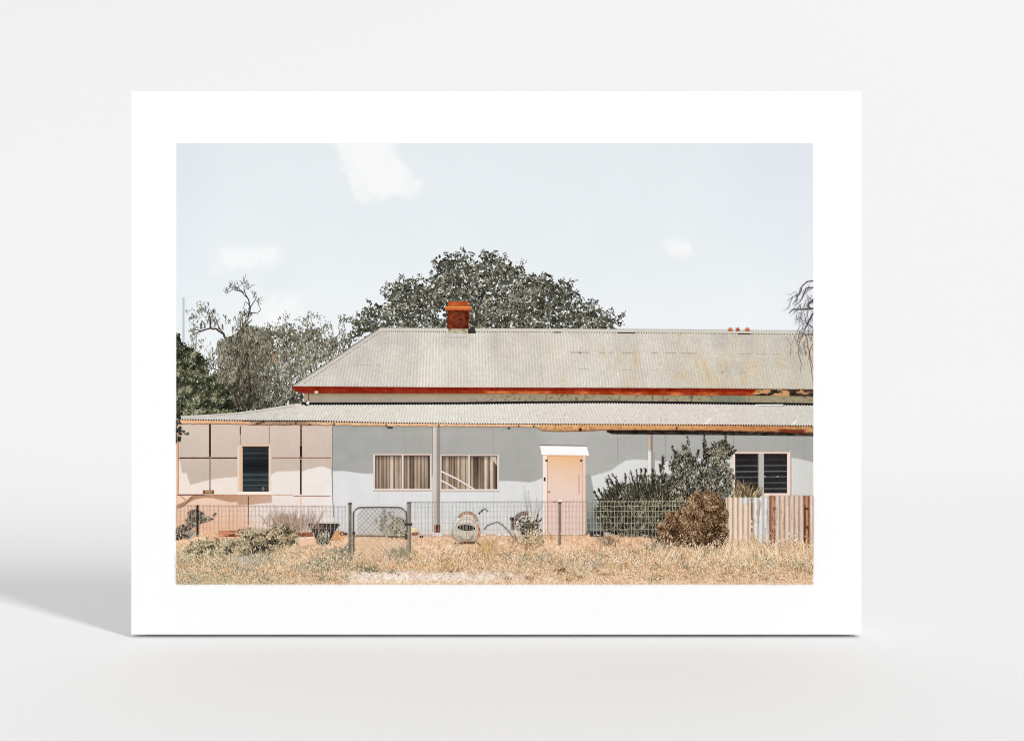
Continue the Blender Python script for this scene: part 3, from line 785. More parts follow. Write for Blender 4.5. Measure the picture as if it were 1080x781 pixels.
# scalloped dark sheet ends along the eave
t = np.arange(190, 857, 2.75)
ink.leaves(t, eave(t) + .1, 2.3, pl(t, [(190, 1.9), (300, 2.5), (345, 2.4), (420, 1.8), (520, 1.8), (600, 1.9), (857, 2.1)]), 0.0, ramp(rng.random(len(t)) * .6, [(0, (40, 34, 32)), (1, (120, 100, 88))]), np.full(len(t), .9))
ink.surf(255, 345, lambda x: eave(x) - .2, lambda x: eave(x) + .9, lambda x, y: np.array((78, 68, 64.)) + grain(x, y, 30, 13), .8, .5, z=.6)
ink.build('verandah_roof', H, 'low pale corrugated iron verandah roof')

# upper wall strip
def gut_b(x): return pl(x, [(308, 408), (312, 412), (320, 414.4), (480, 414.6), (560, 415), (700, 416.4), (797, 416.8), (858, 417.6)])
def up_c(x, y):
    u = (y - gut_b(x)) / (upline(x) - gut_b(x))
    c = ramp(np.clip(u, 0, 1), [(0, (140, 116, 90)), (.2, (164, 148, 122)), (.45, (172, 158, 138)), (.85, (164, 152, 138)), (1, (108, 100, 90))])
    c = mix(c, np.array((160, 150, 118.)), .6 * sst(500, 560, x)) + grain(x, y, 12, 15)
    c = mix(c, np.array((150, 142, 118.)), .6 * sst(.5, .2, np.abs((y - gut_b(x)) - 4.6)) * sst(480, 500, x))
    for jx in (576.2, 616.6, 653, 688, 729.6, 790):
        c = mix(c, np.array((60, 56, 50.)), .8 * sst(.9, .3, np.abs(x - jx + (y - 420) * .12)) * (vn(np.full_like(x, jx), y * 0, 66) + .2))
    c = mix(c, np.array((156, 146, 140.)), .8 * sst(4.5, 3.5, np.abs(x - 410)) * sst(1.6, 1, np.abs(y - 420.6)))
    sp = sst(.72, .8, vn(x / 2.2, y / 1.3, 67)) * sst(480, 520, x)
    c = mix(c, np.array((110, 92, 70.)), .7 * sp)
    c = mix(c, np.array((110, 124, 108.)), .55 * sst(740, 760, x) * sst(788, 784, x))
    return c
ink = Ink()
ink.surf(321, X1, lambda x: gut_b(x) - 2, lambda x: upline(x) - .4, up_c, .8, .7)
ink.build('upper_wall', H, 'narrow cream strip of wall between the two roofs')
ink = Ink()  # shadow between lower roof and wall, printed as a black toothed strip
ink.surf(318, X1, lambda x: upline(x) - 1.5, lambda x: upline(x) + .7, lambda x, y: np.array((30, 30, 30.)) + grain(x, y, 20, 16), 1, .6)
t = np.arange(319, 857, 2.9)
ink.leaves(t, upline(t) + .9, 1.9, 1.6, 0, col(34, 33, 33), np.full(len(t), .5))
t = np.arange(790, 828, 1.0)
ink.rect(797, 426.0, 826, 427.3, col(236, 232, 228), .7); t = np.arange(800, 827, 2.4); ink.leaves(t, 0 * t + 428, 1.5, .9, 0, col(90, 84, 80), np.full(len(t), .9))
ink.build('wall_shadow_line', H, 'black toothed shadow line printed where the lower roof meets the wall')

# red gutter, then its bare rotten end
def gut_t(x): return pl(x, [(308, 406.4), (312, 407.2), (480, 407.8), (640, 408.2), (720, 408.6), (858, 410.2)])
def gut_c(x, y):
    u = (y - gut_t(x)) / (gut_b(x) - gut_t(x) + .01)
    c = ramp(np.clip(u, 0, 1), [(0, (108, 36, 16)), (.25, (134, 34, 16)), (.6, (148, 48, 28)), (1, (134, 58, 34))])
    org = mix(np.array((158, 56, 26.)), np.array((216, 122, 66.)), sst(.35, .8, fbm(x, y, 14, 71)))
    c = mix(c, org, sst(.45, .75, u) * sst(465, 510, x))
    c = mix(c, np.array((136, 40, 22.)), .6 * sst(470, 420, x))
    c = c + ((fbm(x, y * 3, 7, 73) - .5) * 44)[..., None] * np.array([1, .8, .6])
    rot = mix(np.array((206, 156, 104.)), np.array((46, 40, 36.)), sst(.42, .6, fbm(x, y * 2.2, 9, 72, 3)))
    rot = mix(rot, np.array((148, 84, 56.)), .5 * sst(.2, 0, u))
    c = mix(c, rot, sst(794, 800, x + (y - 412)))
    return c + grain(x, y, 18, 17)
ink = Ink()
ink.surf(308.2, X1, gut_t, gut_b, gut_c, .8, .55)
ink.build('gutter', H, 'rust red gutter along the main roof, rotted bare at the right end')

# main roof
def ridge(x): return pl(x, [(400, 346.0), (500, 346.4), (640, 347.2), (858, 349.2)])
def hip(x): return np.where(x < 400.5, pl(x, [(309, 406.6), (400.5, 346.2)]), ridge(x))
def eav2(x): return pl(x, [(308, 407.0), (480, 408.2), (640, 408.6), (720, 409.0), (858, 410.4)])
def roof_c(x, y):
    kx = pl(x, [(310, -.28), (400, -.12), (470, 0), (560, .06), (858, .30)])
    ph = (x - kx * (y - 378)) / 3.25
    tri = np.abs((ph % 1) - .5) * 2
    base = ramp(np.clip((x - 309) / 549, 0, 1), [(0, (213, 208, 198)), (.15, (212, 206, 197)), (.25, (218, 211, 199)), (.5, (215, 208, 196)), (.62, (212, 205, 193)), (.8, (210, 203, 188)), (1, (207, 200, 185))])
    base = base + ((fbm(x, y, 22, 81) - .5) * 17)[..., None]
    bl = sst(.55, .75, fbm(x, y, 26, 82)) * sst(420, 380, np.abs(x - 100) * 1.0 + 0)
    amp = pl(x, [(309, 24), (420, 27), (600, 22), (700, 17), (858, 14)]) * (.6 + .8 * vn(ph / 3, y / 14, 97))
    c = base + ((tri - .5) * amp)[..., None]
    # each sheet weathers a little differently
    sh = hash2(np.floor(ph / 8), np.floor(ph * 0), 84)
    c = c + ((sh - .5) * 9)[..., None]
    # rust stains
    st = (.55 * sst(.5, .9, vn(ph / .9, y / 16, 85)) + .45 * sst(.45, .85, vn(ph / 2.4, y / 11, 95))) * (.35 + .65 * vn(x / 1.4, y / 2.6, 96)) * sst(.35, .62, fbm(x, y, 30, 86)) * 1.25 * pl(x, [(309, .15), (480, .25), (610, .4), (660, 1), (780, .9), (858, .55)])
    c = mix(c, np.array((212, 174, 124.)), np.clip(.5 * st, 0, .6))
    c = mix(c, np.array((190, 184, 180.)), .4 * sst(.6, .8, fbm(x + 90, y, 30, 87)))
    for (yy, xa, xb, s) in [(371.6, 598, 735, .6), (373, 778, 832, .35), (389, 610, 630, .4), (389.6, 655, 706, .3), (392.6, 759, 786, .4), (384.5, 375, 405, .25)]:
        yl = yy + (x - xa) * .006
        c = mix(c, np.array((142, 132, 122.)), s * sst(.8, .2, np.abs(y - yl)) * (x > xa) * (x < xb) * (vn(x / 5, y * 0, 88) > .3))
    for (sx, sy, d) in [(611.6, 371.8, -110), (651.6, 394, 45), (478, 381, 0), (762, 392.4, -60)]:
        c = c + (d * sst(1.3, .5, np.hypot(x - sx, y - sy)))[..., None]
    c = c - (18 * sst(1.6, 0, eav2(x) - y))[..., None]
    sp = (vn(x / 1.2, y / 1.2, 89) - .5) * 20
    return c + sp[..., None]
ink = Ink()
ink.surf(309.2, X1, lambda x: np.minimum(hip(x), eav2(x) - .05), eav2, roof_c, .6, .9)
# hip cap
hx = np.linspace(309, 401, 60)
ink.surf(309, 401, lambda x: hip(x) - .4, lambda x: np.minimum(hip(x) + pl(x, [(309, .6), (320, 4.6), (401, 4.0)]), eav2(x) - .2), lambda x, y: mix(np.array((216, 209, 200.)), np.array((178, 170, 160.)), sst(.9, .2, np.abs(y - hip(x) - 1.5))) + grain(x, y, 10, 18), .8, .7, z=.25)
ink.line(np.stack([hx, hip(hx) - .3], 1), .9, col(116, 110, 102), .9, .4)
t = np.arange(321, 402, 1.9)
ink.leaves(t, hip(t) + pl(t, [(320, 5.0), (401, 4.2)]), 1.7, 1.0, -.58, col(72, 66, 62), np.full(len(t), .9))
# ridge cap
ink.surf(400, X1, lambda x: ridge(x) - .6, lambda x: ridge(x) + 2.7, lambda x, y: ramp((y - ridge(x)), [(-.6, (178, 172, 160)), (.2, (212, 206, 194)), (1.6, (218, 212, 202)), (2.7, (196, 188, 176))]) + grain(x, y, 10, 19), .9, .55, z=.3)
t = np.concatenate([np.arange(404, 472, 2.2), np.arange(503, 857, 2.75)])
ink.leaves(t, ridge(t) + 3.3, 1.55, 1.25, 0, ramp(rng.random(len(t)), [(0, (50, 46, 42)), (1, (112, 104, 96))]), np.full(len(t), .9))
for xa, xb in [(584, 592), (651, 670), (778, 791), (846, 857)]: ink.line([(xa, ridge(xa) + 3.4), (xb, ridge(xb) + 3.4)], 1.2, col(58, 54, 48), 1.2, .97)
# sawtooth at the eave over the right part
t = np.arange(720, 857, 3.0)
ink.leaves(t, eav2(t) + .2, 1.5, 2.0, 0, col(112, 62, 46), np.full(len(t), .93))
ink.build('main_roof', H, 'tall hipped grey corrugated iron roof with rust streaks')

# chimney, its flashing and the shadow it throws on the ridge
def brick_c(x, y):
    b = np.floor(y / 2.3); off = (b % 2) * 2.2
    cell = hash2(np.floor((x + off) / 4.4), b, 91)
    c = ramp(cell, [(0, (72, 28, 16)), (.4, (112, 46, 24)), (.75, (152, 66, 34)), (1, (104, 56, 42))])
    m = np.maximum(sst(.75, .95, np.abs(((y / 2.3) % 1) - .5) * 2), .7 * sst(.85, .97, np.abs((((x + off) / 4.4) % 1) - .5) * 2))
    c = mix(c, np.array((110, 60, 42.)), .45 * m)
    c = mix(c, np.array((90, 38, 34.)), .55 * sst(.5, .7, fbm(x, y, 5, 92)))
    return c - (22 * sst(487, 494, x) + 20 * sst(330, 327, y) + 14 * sst(474, 472, x))[..., None] + grain(x, y, 24, 20)
CH = part('chimney', H, 'square red brick chimney on the ridge')
ink = Ink()
ink.poly([(493.4, 347), (500.2, 344.6), (502.4, 351.2), (493.4, 351.6)], col(58, 54, 52))
ink.surf(472.8, 493.6, 345.4, 351.4, lambda x, y: mix(np.array((196, 186, 158.)), np.array((140, 132, 110.)), sst(.4, .7, fbm(x, y, 5, 93))) + grain(x, y, 10, 21), .8, .7, z=.3)
t = np.arange(473.5, 493, 2.1)
ink.leaves(t, 0 * t + 355.6, 1.5, 1.0, 0, col(84, 78, 70), np.full(len(t), .9))
ink.surf(472, 494.4, 327, lambda x: 346.6 + 0 * x, brick_c, .6, .5, z=.5)
ink.surf(472.4, 494.2, 317.6, 323.4, lambda x, y: mix(np.array((150, 60, 28.)), np.array((208, 112, 56.)), fbm(x, y, 5, 94)) + grain(x, y, 26, 22), .7, .6, z=.7)
ink.surf(469.4, 497.4, 322.8, 327.4, lambda x, y: ramp((y - 322.8) / 4.6, [(0, (226, 146, 84)), (.5, (208, 112, 58)), (1, (150, 70, 42))]) + grain(x, y, 26, 23), .7, .6, z=.9)
ink.build('chimney_stack', H, 'rust red brick chimney with projecting orange cap')
bpy.data.objects.remove(CH)
for cx, w in [(770.2, 2.3), (778, 2.0), (788.2, 2.3)]:
    ink = Ink()
    ink.poly([(cx - w, 349), (cx - w * .9, 346.6), (cx - w * .5, 345.4), (cx + w * .5, 345.3), (cx + w * .9, 346.4), (cx + w, 349)], col(226, 126, 88) if cx != 778 else col(176, 104, 84))
    ink.rect(cx - w, 347.6, cx + w, 349, col(170, 84, 60), .6)
    ink.build('chimney_pot', H)
# lamp and cable at the left roof corner
ink = Ink()
ink.line([(325.6, 412), (325.8, 424)], .9, col(112, 66, 56), .9)
ink.rect(332, 412, 335.6, 414.4, col(232, 214, 196), .3)
ink.poly([(322.8, 424.6), (325.2, 422.4), (326.8, 424), (324.6, 427)], col(244, 240, 234), .7)
ink.rect(322.4, 426, 325, 427.6, col(36, 32, 30), .9); ink.rect(322.6, 422.6, 324, 424, col(48, 44, 40), .95)
ink.build('floodlight', H, 'small white floodlight under the roof corner')

# bare hanging twigs at the right edge
k = Ink()
tw = col(88, 70, 74)
limbs(k, [([(858, 296), (851, 297), (846, 301), (844, 308), (840, 315), (836, 321)], 1.2, .5), ([(858, 303), (850, 304), (848, 309), (845, 316), (838, 323)], 1.4, .5),
          ([(858, 325), (848, 326), (836, 326), (832, 330)], 1.8, .6), ([(858, 316), (852, 321), (854, 325)], 2.2, 1.4), ([(858, 330), (853, 338), (849, 346), (846, 356)], 1.8, .6),
          ([(844, 310), (836, 313), (830, 317)], .7, .3), ([(857, 345), (850, 340), (848, 330)], 1.2, .5)], tw)
n = 210
x = rng.uniform(826, 858, n); y = rng.uniform(296, 372, n)
kp = rng.random(n) < sst(824, 858, x) * .9 * sst(290, 316, y)
x, y = x[kp], y[kp]
k.strokes(x, y, rng.uniform(5, 15, len(x)), rng.uniform(.3, .75, len(x)), np.pi / 2 + rng.normal(.15, .45, len(x)), rng.normal(0, .5, len(x)),
          mix(np.array((92, 78, 82.)), np.array((170, 164, 172.)), rng.random(len(x))))
br = col(150, 120, 92)
limbs(k, [([(846, 352), (843, 362), (842, 372), (845, 384), (844, 392)], 1.0, .5), ([(850, 352), (852, 366), (855, 378), (858, 390)], 1.1, .6), ([(838, 354), (841, 364), (845, 374)], .8, .4), ([(857, 362), (853, 372), (856, 392), (857, 402)], 1.0, .5)], br, .8)
k.build('twig', PRINT, 'bare drooping twigs at the right edge over the roof')
# dark leaves hanging at the left edge
k = Ink()
crown([(184, 440), (190, 438), (192, 446), (197, 454), (199, 458), (194, 458), (190, 466), (184, 470)], 420, 3.4, [(0, (14, 18, 16)), (.6, (42, 50, 46)), (1, (96, 102, 96))], 290, -.1, .2, .25, 6, 2, k=k)
k.build('foliage', PRINT, 'dark leaves hanging in at the left edge')

# ================================================================= garden behind the fence
def spray(k, n, xr, yr, L, W, pal, m=.5, s=.25, lean=0., sp=.5, bend=.4, clip=None):
    x = rng.uniform(*xr, n); y = rng.uniform(*yr, n)
    if clip is not None:
        kk = clip(x, y); x, y = x[kk], y[kk]
    t = np.clip(rng.normal(m, s, len(x)), 0, 1)
    k.strokes(x, y, rng.uniform(*L, len(x)), rng.uniform(W * .6, W * 1.4, len(x)), -np.pi / 2 + lean + rng.normal(0, sp, len(x)), rng.normal(0, bend, len(x)), ramp(t, pal))

PAL_OL = [(0, (16, 14, 10)), (.28, (52, 50, 40)), (.55, (102, 98, 80)), (.8, (154, 147, 124)), (1, (212, 202, 178))]
# broad spiky grey shrub
k = Ink()
ros = [(629, 545), (632, 530), (640, 518), (650, 512), (662, 505), (676, 502), (690, 500), (704, 498), (716, 505), (724, 522), (722, 560), (712, 571), (690, 570), (672, 566), (655, 566), (640, 562)]
k.poly([(636, 560), (634, 545), (644, 530), (662, 520), (690, 512), (712, 512), (720, 530), (720, 560), (706, 566), (660, 562)], col(46, 48, 44))
crown(ros, 4200, 2.6, PAL_OL, 500, -.24, .14, .2, 8, 3, k=k, ang=lambda x, y: -np.pi / 2 + (x - 680) * .012 + rng.normal(0, .5, len(x)), W=.4)
nt_ = 1500
x = rng.uniform(631, 722, nt_); y = rng.uniform(512, 566, nt_)
kk = inside(x, y, ros); x, y = x[kk], y[kk]
k.strokes(x, y, rng.uniform(3, 8, len(x)), rng.uniform(.5, 1.0, len(x)), -np.pi / 2 + (x - 690) * .008 + rng.normal(0, .5, len(x)), rng.normal(0, .3, len(x)), ramp(np.clip(rng.normal(.34, .27, len(x)), 0, 1), PAL_OL))
for (sx, sy, L, a) in [(633, 530, 12, -.45), (638, 528, 14, -.5), (645, 520, 15, -.35), (648, 514, 14, -.45), (655, 512, 15, -.62), (652, 518, 10, -.2), (661, 512, 12, -.15), (668, 508, 11, -.25), (676, 506, 12, 0), (680, 504, 9, .1),
                       (697, 500, 10, -.1), (699, 494, 12, .05), (690, 505, 10, -.2), (673, 512, 16, -.1), (641, 536, 11, -.7), (633, 545, 8, -.6)]:
    n = 26
    u = rng.random(n)
    bx, by = sx + np.sin(a) * L * u, sy - np.cos(a) * L * u
    k.strokes(bx, by, rng.uniform(1.5, 4.2, n), rng.uniform(.5, .95, n), -np.pi / 2 + a + rng.normal(0, .4, n), rng.normal(0, .3, n), ramp(np.clip(rng.normal(.26, .2, n), 0, 1), PAL_OL))
x, y, d = pts_in([(650, 530), (700, 515), (722, 530), (720, 568), (690, 566), (660, 556)], 520, 3, 512, .45, 8)
k.strokes(x, y, rng.uniform(3, 9, len(x)), rng.uniform(.5, .9, len(x)), -np.pi / 2 + rng.normal(.2, .7, len(x)), rng.normal(0, .5, len(x)), ramp(rng.random(len(x)), [(0, (130, 118, 90)), (1, (204, 192, 158))]))
n = 210
x = rng.uniform(632, 722, n); y = pl(x, [(632, 546), (645, 534), (660, 526), (690, 518), (722, 516)]) + rng.uniform(-10, 14, n)
k.strokes(x, y, rng.uniform(7, 17, n), rng.uniform(.7, 1.2, n), -np.pi / 2 + (x - 688) * .009 + rng.normal(0, .2, n), rng.normal(0, .15, n), ramp(np.clip(rng.normal(.24, .2, n), 0, 1), PAL_OL), .7 + .3 * rng.random(n), ramp(np.clip(rng.normal(.4, .2, n), 0, 1), PAL_OL))
k.build('shrub', PRINT, 'broad spiky grey green shrub beside the door')

# tall upright shrub with small leaves
k = Ink()
tall = [(704, 500), (706, 486), (713, 478), (718, 468), (724, 464), (728, 474), (733, 480), (737, 488), (741, 484), (739, 474), (743, 467), (750, 471), (758, 464), (766, 463), (772, 470), (771, 482), (773, 492), (776, 505), (770, 520), (760, 545), (705, 545)]
def lobes(x, y): return -.2 * sst(4, 0, np.abs(x - 726) - 6) * sst(480, 500, y) * -1
crown(tall, 4600, 2.5, PAL_OL, 520, -.22, .24, .18, 7, 2.4, k=k, ang=lambda x, y: -np.pi / 2 + rng.normal(0, .7, len(x)), W=.42)
crown(tall, 5200, 2.1, PAL_OL, 525, .0, .38, .28, 6, 2.4, k=k, ang=lambda x, y: -np.pi / 2 + rng.normal(0, .8, len(x)), W=.42)
for (sx, sy, ex, ey) in [(727, 490, 725, 459), (713, 482, 709, 470), (718, 484, 712, 475), (748, 490, 742, 457), (744, 480, 742, 466), (763, 480, 765, 457), (757, 478, 752, 468), (768, 484, 773, 470), (735, 484, 737, 474), (699, 498, 699, 485), (770, 480, 776, 474)]:
    n = 42; u = rng.random(n) ** .8
    k.leaves(sx + (ex - sx) * u + rng.normal(0, 1.1, n) * (1.1 - u * .6), sy + (ey - sy) * u, rng.uniform(1.5, 2.8, n), rng.uniform(.7, 1.1, n), -np.pi / 2 + rng.normal(0, .7, n), ramp(np.clip(rng.normal(.25, .22, n), 0, 1), PAL_OL))
x, y, d = pts_in(tall, 1500, 1.5, 527, .34, 6)
k.strokes(x, y, rng.uniform(2, 5, len(x)), rng.uniform(.45, .9, len(x)), -np.pi / 2 + rng.normal(0, .55, len(x)), rng.normal(0, .3, len(x)), ramp(np.clip(rng.normal(.36, .27, len(x)), 0, 1), PAL_OL), .6 + .4 * rng.random(len(x)))
x, y, d = pts_in([(714, 490), (734, 486), (738, 520), (720, 530)], 260, 2, 528, .5, 5)
k.leaves(x, y, rng.uniform(2, 4, len(x)), rng.uniform(1, 2, len(x)), rng.uniform(0, 3.1, len(x)), col(24, 28, 32), np.full(len(x), .9) + .1 * rng.random(len(x)))
k.build('shrub', PRINT, 'tall upright olive leafed shrub left of the double louvre window')

# flax
k = Ink()
PAL_FX = [(0, (58, 46, 34)), (.35, (122, 104, 78)), (.65, (178, 158, 122)), (1, (226, 208, 172))]
n = 120
x = rng.normal(785, 7, n).clip(770, 800); y = np.full(n, 525.)
a = -np.pi / 2 + (x - 786) * .02 + rng.normal(0, .3, n)
k.strokes(x, y, rng.uniform(6, 24, n) * (1 - np.abs(x - 783) / 40), rng.uniform(.8, 1.7, n), a, (a + np.pi / 2) * .6 + rng.normal(0, .3, n), ramp(np.clip(rng.normal(.45, .28, n), 0, 1), PAL_FX))
k.build('flax_plant', PRINT, 'spiky straw coloured flax in front of the double louvre window')

# things lying about the yard: two old drums, a planter, a bent pipe
def arcband(k, cx, cy, rx, ry, a0, a1, w, c0, c1, tilt=0, z=.5, n=18, noise=0, seed=1):
    a = np.linspace(math.radians(a0), math.radians(a1), n)
    ct, st = math.cos(tilt), math.sin(tilt)
    def P(rxx, ryy):
        ex, ey = rxx * np.cos(a), ryy * np.sin(a)
        return np.stack([cx + ex * ct - ey * st, cy + ex * st + ey * ct], 1)
    o, i = P(rx, ry), P(rx - w, ry - w)
    v = np.concatenate([o, i])
    cc = np.concatenate([np.broadcast_to(np.asarray(c0, float), (n, 3)), np.broadcast_to(np.asarray(c1, float), (n, 3))]).copy()
    if noise: cc += rng.normal(0, noise, (2 * n, 1))
    k.add(v, cc, [[j, j + 1, n + j + 1, n + j] for j in range(n - 1)], np.full(2 * n, z))
def ell(k, cx, cy, rx, ry, c, z=.3, tilt=0, n=24, noise=0):
    a = np.linspace(0, 2 * np.pi, n + 1)[:-1]
    ct, st = math.cos(tilt), math.sin(tilt)
    v = np.stack([cx + rx * np.cos(a) * ct - ry * np.sin(a) * st, cy + rx * np.cos(a) * st + ry * np.sin(a) * ct], 1)
    k.poly(v, np.asarray(c, float) + (rng.normal(0, noise, (n, 1)) if noise else 0), z)

k = Ink()
k.poly([(478, 558), (479.5, 549), (483, 543), (489, 539), (497, 540.5), (503, 546), (505.5, 553), (506, 560)], col(226, 216, 204))
ell(k, 491.8, 561.2, 15.2, 10.4, col(190, 178, 158), .15, .04, noise=5)
ell(k, 491.8, 559.4, 14.6, 7.0, col(212, 202, 184), .2, .04, noise=5)
k.poly([(482, 563), (491, 568.6), (501, 562), (497, 570.6), (488, 570.8)], col(164, 148, 126), .28)
arcband(k, 491.8, 561.2, 15.4, 10.6, 5, 175, 1.0, col(136, 116, 98), col(170, 154, 134), .04, .3, noise=10)
arcband(k, 492, 557, 12.6, 15, 190, 345, 3.0, col(242, 234, 226), col(210, 200, 188), .12, .4, noise=6)
arcband(k, 492, 559, 12.6, 13, 192, 345, 1.1, col(170, 158, 146), col(206, 196, 186), .1, .55)
k.line([(505.6, 556), (507, 561), (504, 567)], 1.4, col(206, 138, 104), 1, .9)
arcband(k, 492.5, 553, 12.4, 14.4, 205, 336, 3.6, col(150, 112, 88), col(200, 164, 134), .2, .7, noise=14)
ell(k, 492, 556, 9.4, 3.2, col(44, 38, 36), .75, .06, noise=8)
for u in np.linspace(-6, 6, 6): k.rect(492 + u - .5, 554, 492 + u + .4, 558, col(128, 116, 104), .85)
k.rect(480, 571.6, 492, 573, col(130, 86, 60), .8); k.rect(488, 570.4, 501, 572.6, col(108, 66, 46), .82)
k.line([(504, 552), (505.6, 560), (503, 566)], 1.6, col(206, 132, 96), 1, .9)
k.line([(505, 541), (509, 537), (512, 536), (515, 539)], 1.2, col(92, 78, 68), .8, .9); k.line([(505, 541.4), (510, 536.6)], 1.8, col(70, 58, 52), 1.0, .95)
k.line([(502, 570), (507, 575)], 1.2, col(110, 86, 66), .8, .9)
ell(k, 485, 580, 6.5, 5, col(226, 204, 176), .1, 0, noise=10)
k.build('drum', PRINT, 'old white and rust ringed drum behind the wire fence')
k = Ink()
k.poly([(540, 549), (544, 543), (551, 538.5), (560, 539), (567, 545), (570, 556), (566, 567), (556, 573), (547, 571), (541, 561)], col(222, 212, 200))
for r, c0, c1 in [(13.2, (238, 230, 220), (214, 204, 192)), (11.0, (178, 164, 150), (208, 196, 184)), (9.4, (240, 232, 222), (206, 196, 184)), (7.2, (184, 168, 152), (214, 202, 190)), (5.4, (238, 228, 216), (206, 194, 182))]:
    arcband(k, 556.5, 557, r, r * 1.08, 165, 305, 1.8, c0, c1, -.2, .3 + .02 * r, noise=9)
for q in range(5):
    arcband(k, 555, 556, 16 - q * .9, 17.6 - q * .9, 186, 296, 1.0, (104, 86, 76), (150, 128, 114), -.25, .72 + q * .03, noise=34, n=30)
ell(k, 540.0, 547.0, 2.4, 1.9, col(44, 36, 36), .88, .9)
k.line([(540.2, 548), (541.6, 558), (545, 569)], 1.3, col(112, 90, 78), .9, .9)
k.build('drum', PRINT, 'tilted drum with dark rusty rim half hidden by dry weeds')
k = Ink()
k.line([(511, 557.6), (514, 553.6), (520, 551.2), (525, 550), (530, 553), (537, 560), (543, 569)], 1.2, col(118, 102, 94), 1.0)
k.build('bent_pipe', PRINT, 'thin bent pipe arching between the two drums')
# plants growing through and around the second drum
k = Ink()
n = 110
x = rng.normal(557, 5.5, n); y = rng.normal(557, 5, n)
k.strokes(x, y, rng.uniform(3, 8, n), rng.uniform(.7, 1.6, n), rng.uniform(-3.0, .1, n), rng.normal(0, .5, n), ramp(np.clip(rng.normal(.3, .3, n), 0, 1), [(0, (44, 38, 30)), (.5, (110, 96, 68)), (1, (196, 176, 132))]))
for (sx, sy, ex, ey) in [(559, 548, 552, 520), (562, 546, 557, 516), (563, 548, 566, 524), (566, 545, 573, 528), (556, 540, 553, 512), (567, 540, 569, 530)]:
    k.line([(sx, sy), ((sx + ex) / 2 + rng.normal(0, 1), (sy + ey) / 2), (ex, ey)], .55, col(168, 160, 150), .3, .5)
k.line([(565.4, 550), (567.6, 541)], 1.6, col(66, 56, 48), .9, .9)
n = 170
x = rng.normal(560, 8, n); y = rng.normal(571, 3.5, n)
k.strokes(x, y, rng.uniform(3, 9, n), rng.uniform(.5, 1.1, n), -np.pi / 2 + rng.normal(.15, .7, n), rng.normal(0, .4, n), ramp(rng.random(n), [(0, (126, 96, 60)), (.5, (204, 170, 122)), (1, (240, 216, 174))]))
k.build('weed', PRINT, 'dry weeds growing through the tilted drum')
# dark planter left of the gate
k = Ink()
k.surf(325, 358, lambda x: 551.5 + 0 * x, lambda x: pl(x, [(325, 553), (334, 568), (340, 573.5), (346, 573), (352, 562), (358, 553)]),
       lambda x, y: mix(np.array((48, 42, 40.)), np.array((120, 108, 96.)), sst(.5, .8, np.abs(((x + (y - 552) * .25) / 3.0 % 1) - .5) * 2) * .7 * sst(574, 553, y)) + grain(x, y, 30, 31), .6, .6)
k.line([(325, 552.4), (340, 552.0), (358.6, 553.6)], 1.1, col(60, 50, 46), 1.1, .4)
n = 60; x = rng.normal(342, 4, n); y = rng.uniform(563, 576, n)
k.strokes(x, y, rng.uniform(3, 8, n), rng.uniform(.5, 1, n), -np.pi / 2 + rng.normal(0, .6, n), rng.normal(0, .3, n), ramp(rng.random(n), [(0, (110, 112, 96)), (1, (204, 196, 172))]))
k.poly([(349, 568), (354, 560), (358, 558), (360, 568)], col(216, 156, 104), .5)
ell(k, 361, 562, 2.6, 2.2, col(120, 70, 56), .6); ell(k, 365, 562.4, 1.7, 1.6, col(92, 58, 50), .7); ell(k, 361, 562, 1.2, 1.0, col(214, 170, 150), .8)
k.build('planter', PRINT, 'dark slatted bowl shaped planter left of the gate')
# pale block by it
k = Ink()
k.poly([(313, 567), (331, 566), (334, 574), (316, 575)], col(240, 200, 168)); k.line([(313, 566.8), (331, 566)], 1.4, col(252, 232, 216), 1.2, .5)
k.surf(312, 330, 561, 565.6, lambda x, y: mix(np.array((112, 62, 44.)), np.array((176, 106, 80.)), vn(x / 3, y / 2, 97)), .8, .8, z=.3)
k.build('stone_block', PRINT, 'pale block on the ground beside the planter')
# succulents behind the gate
k = Ink()
PAL_SU = [(0, (58, 50, 34)), (.4, (122, 116, 82)), (.7, (176, 166, 122)), (1, (226, 214, 172))]
n = 150
x = rng.normal(418, 7, n); y = rng.normal(557, 5, n).clip(545, 566)
k.strokes(x, y, rng.uniform(2.5, 7, n), rng.uniform(.8, 1.8, n), -np.pi / 2 + rng.normal(0, .7, n), rng.normal(0, .4, n), ramp(np.clip(rng.normal(.5, .28, n), 0, 1), PAL_SU))
for sx, sy in [(405, 540), (411, 541), (407, 550), (403, 548), (415, 545)]:
    n = 12; k.leaves(sx + rng.normal(0, 1.1, n), sy + rng.normal(0, 2.4, n), 2.2, 1.2, rng.uniform(0, 3.1, n), ramp(np.clip(rng.normal(.35, .25, n), 0, 1), PAL_SU))
k.line([(405.5, 539), (405, 556)], .8, col(120, 106, 76), .7, .1)
ell(k, 436.5, 558.5, 3.6, 3.0, col(240, 226, 176), .5); ell(k, 438.5, 562.4, 4.2, 2.0, col(150, 92, 60), .55); ell(k, 444.5, 565.2, 2.2, 1.2, col(46, 40, 36), .6)
k.rect(421, 562, 430, 566.5, col(150, 96, 64), .3); k.line([(400, 564), (428, 563.4)], .9, col(248, 226, 206), .8, .6); k.line([(412, 566), (430, 566.4)], 1, col(96, 60, 44), .8, .65)
k.build('succulent', PRINT, 'yellow green succulent bush behind the gate')
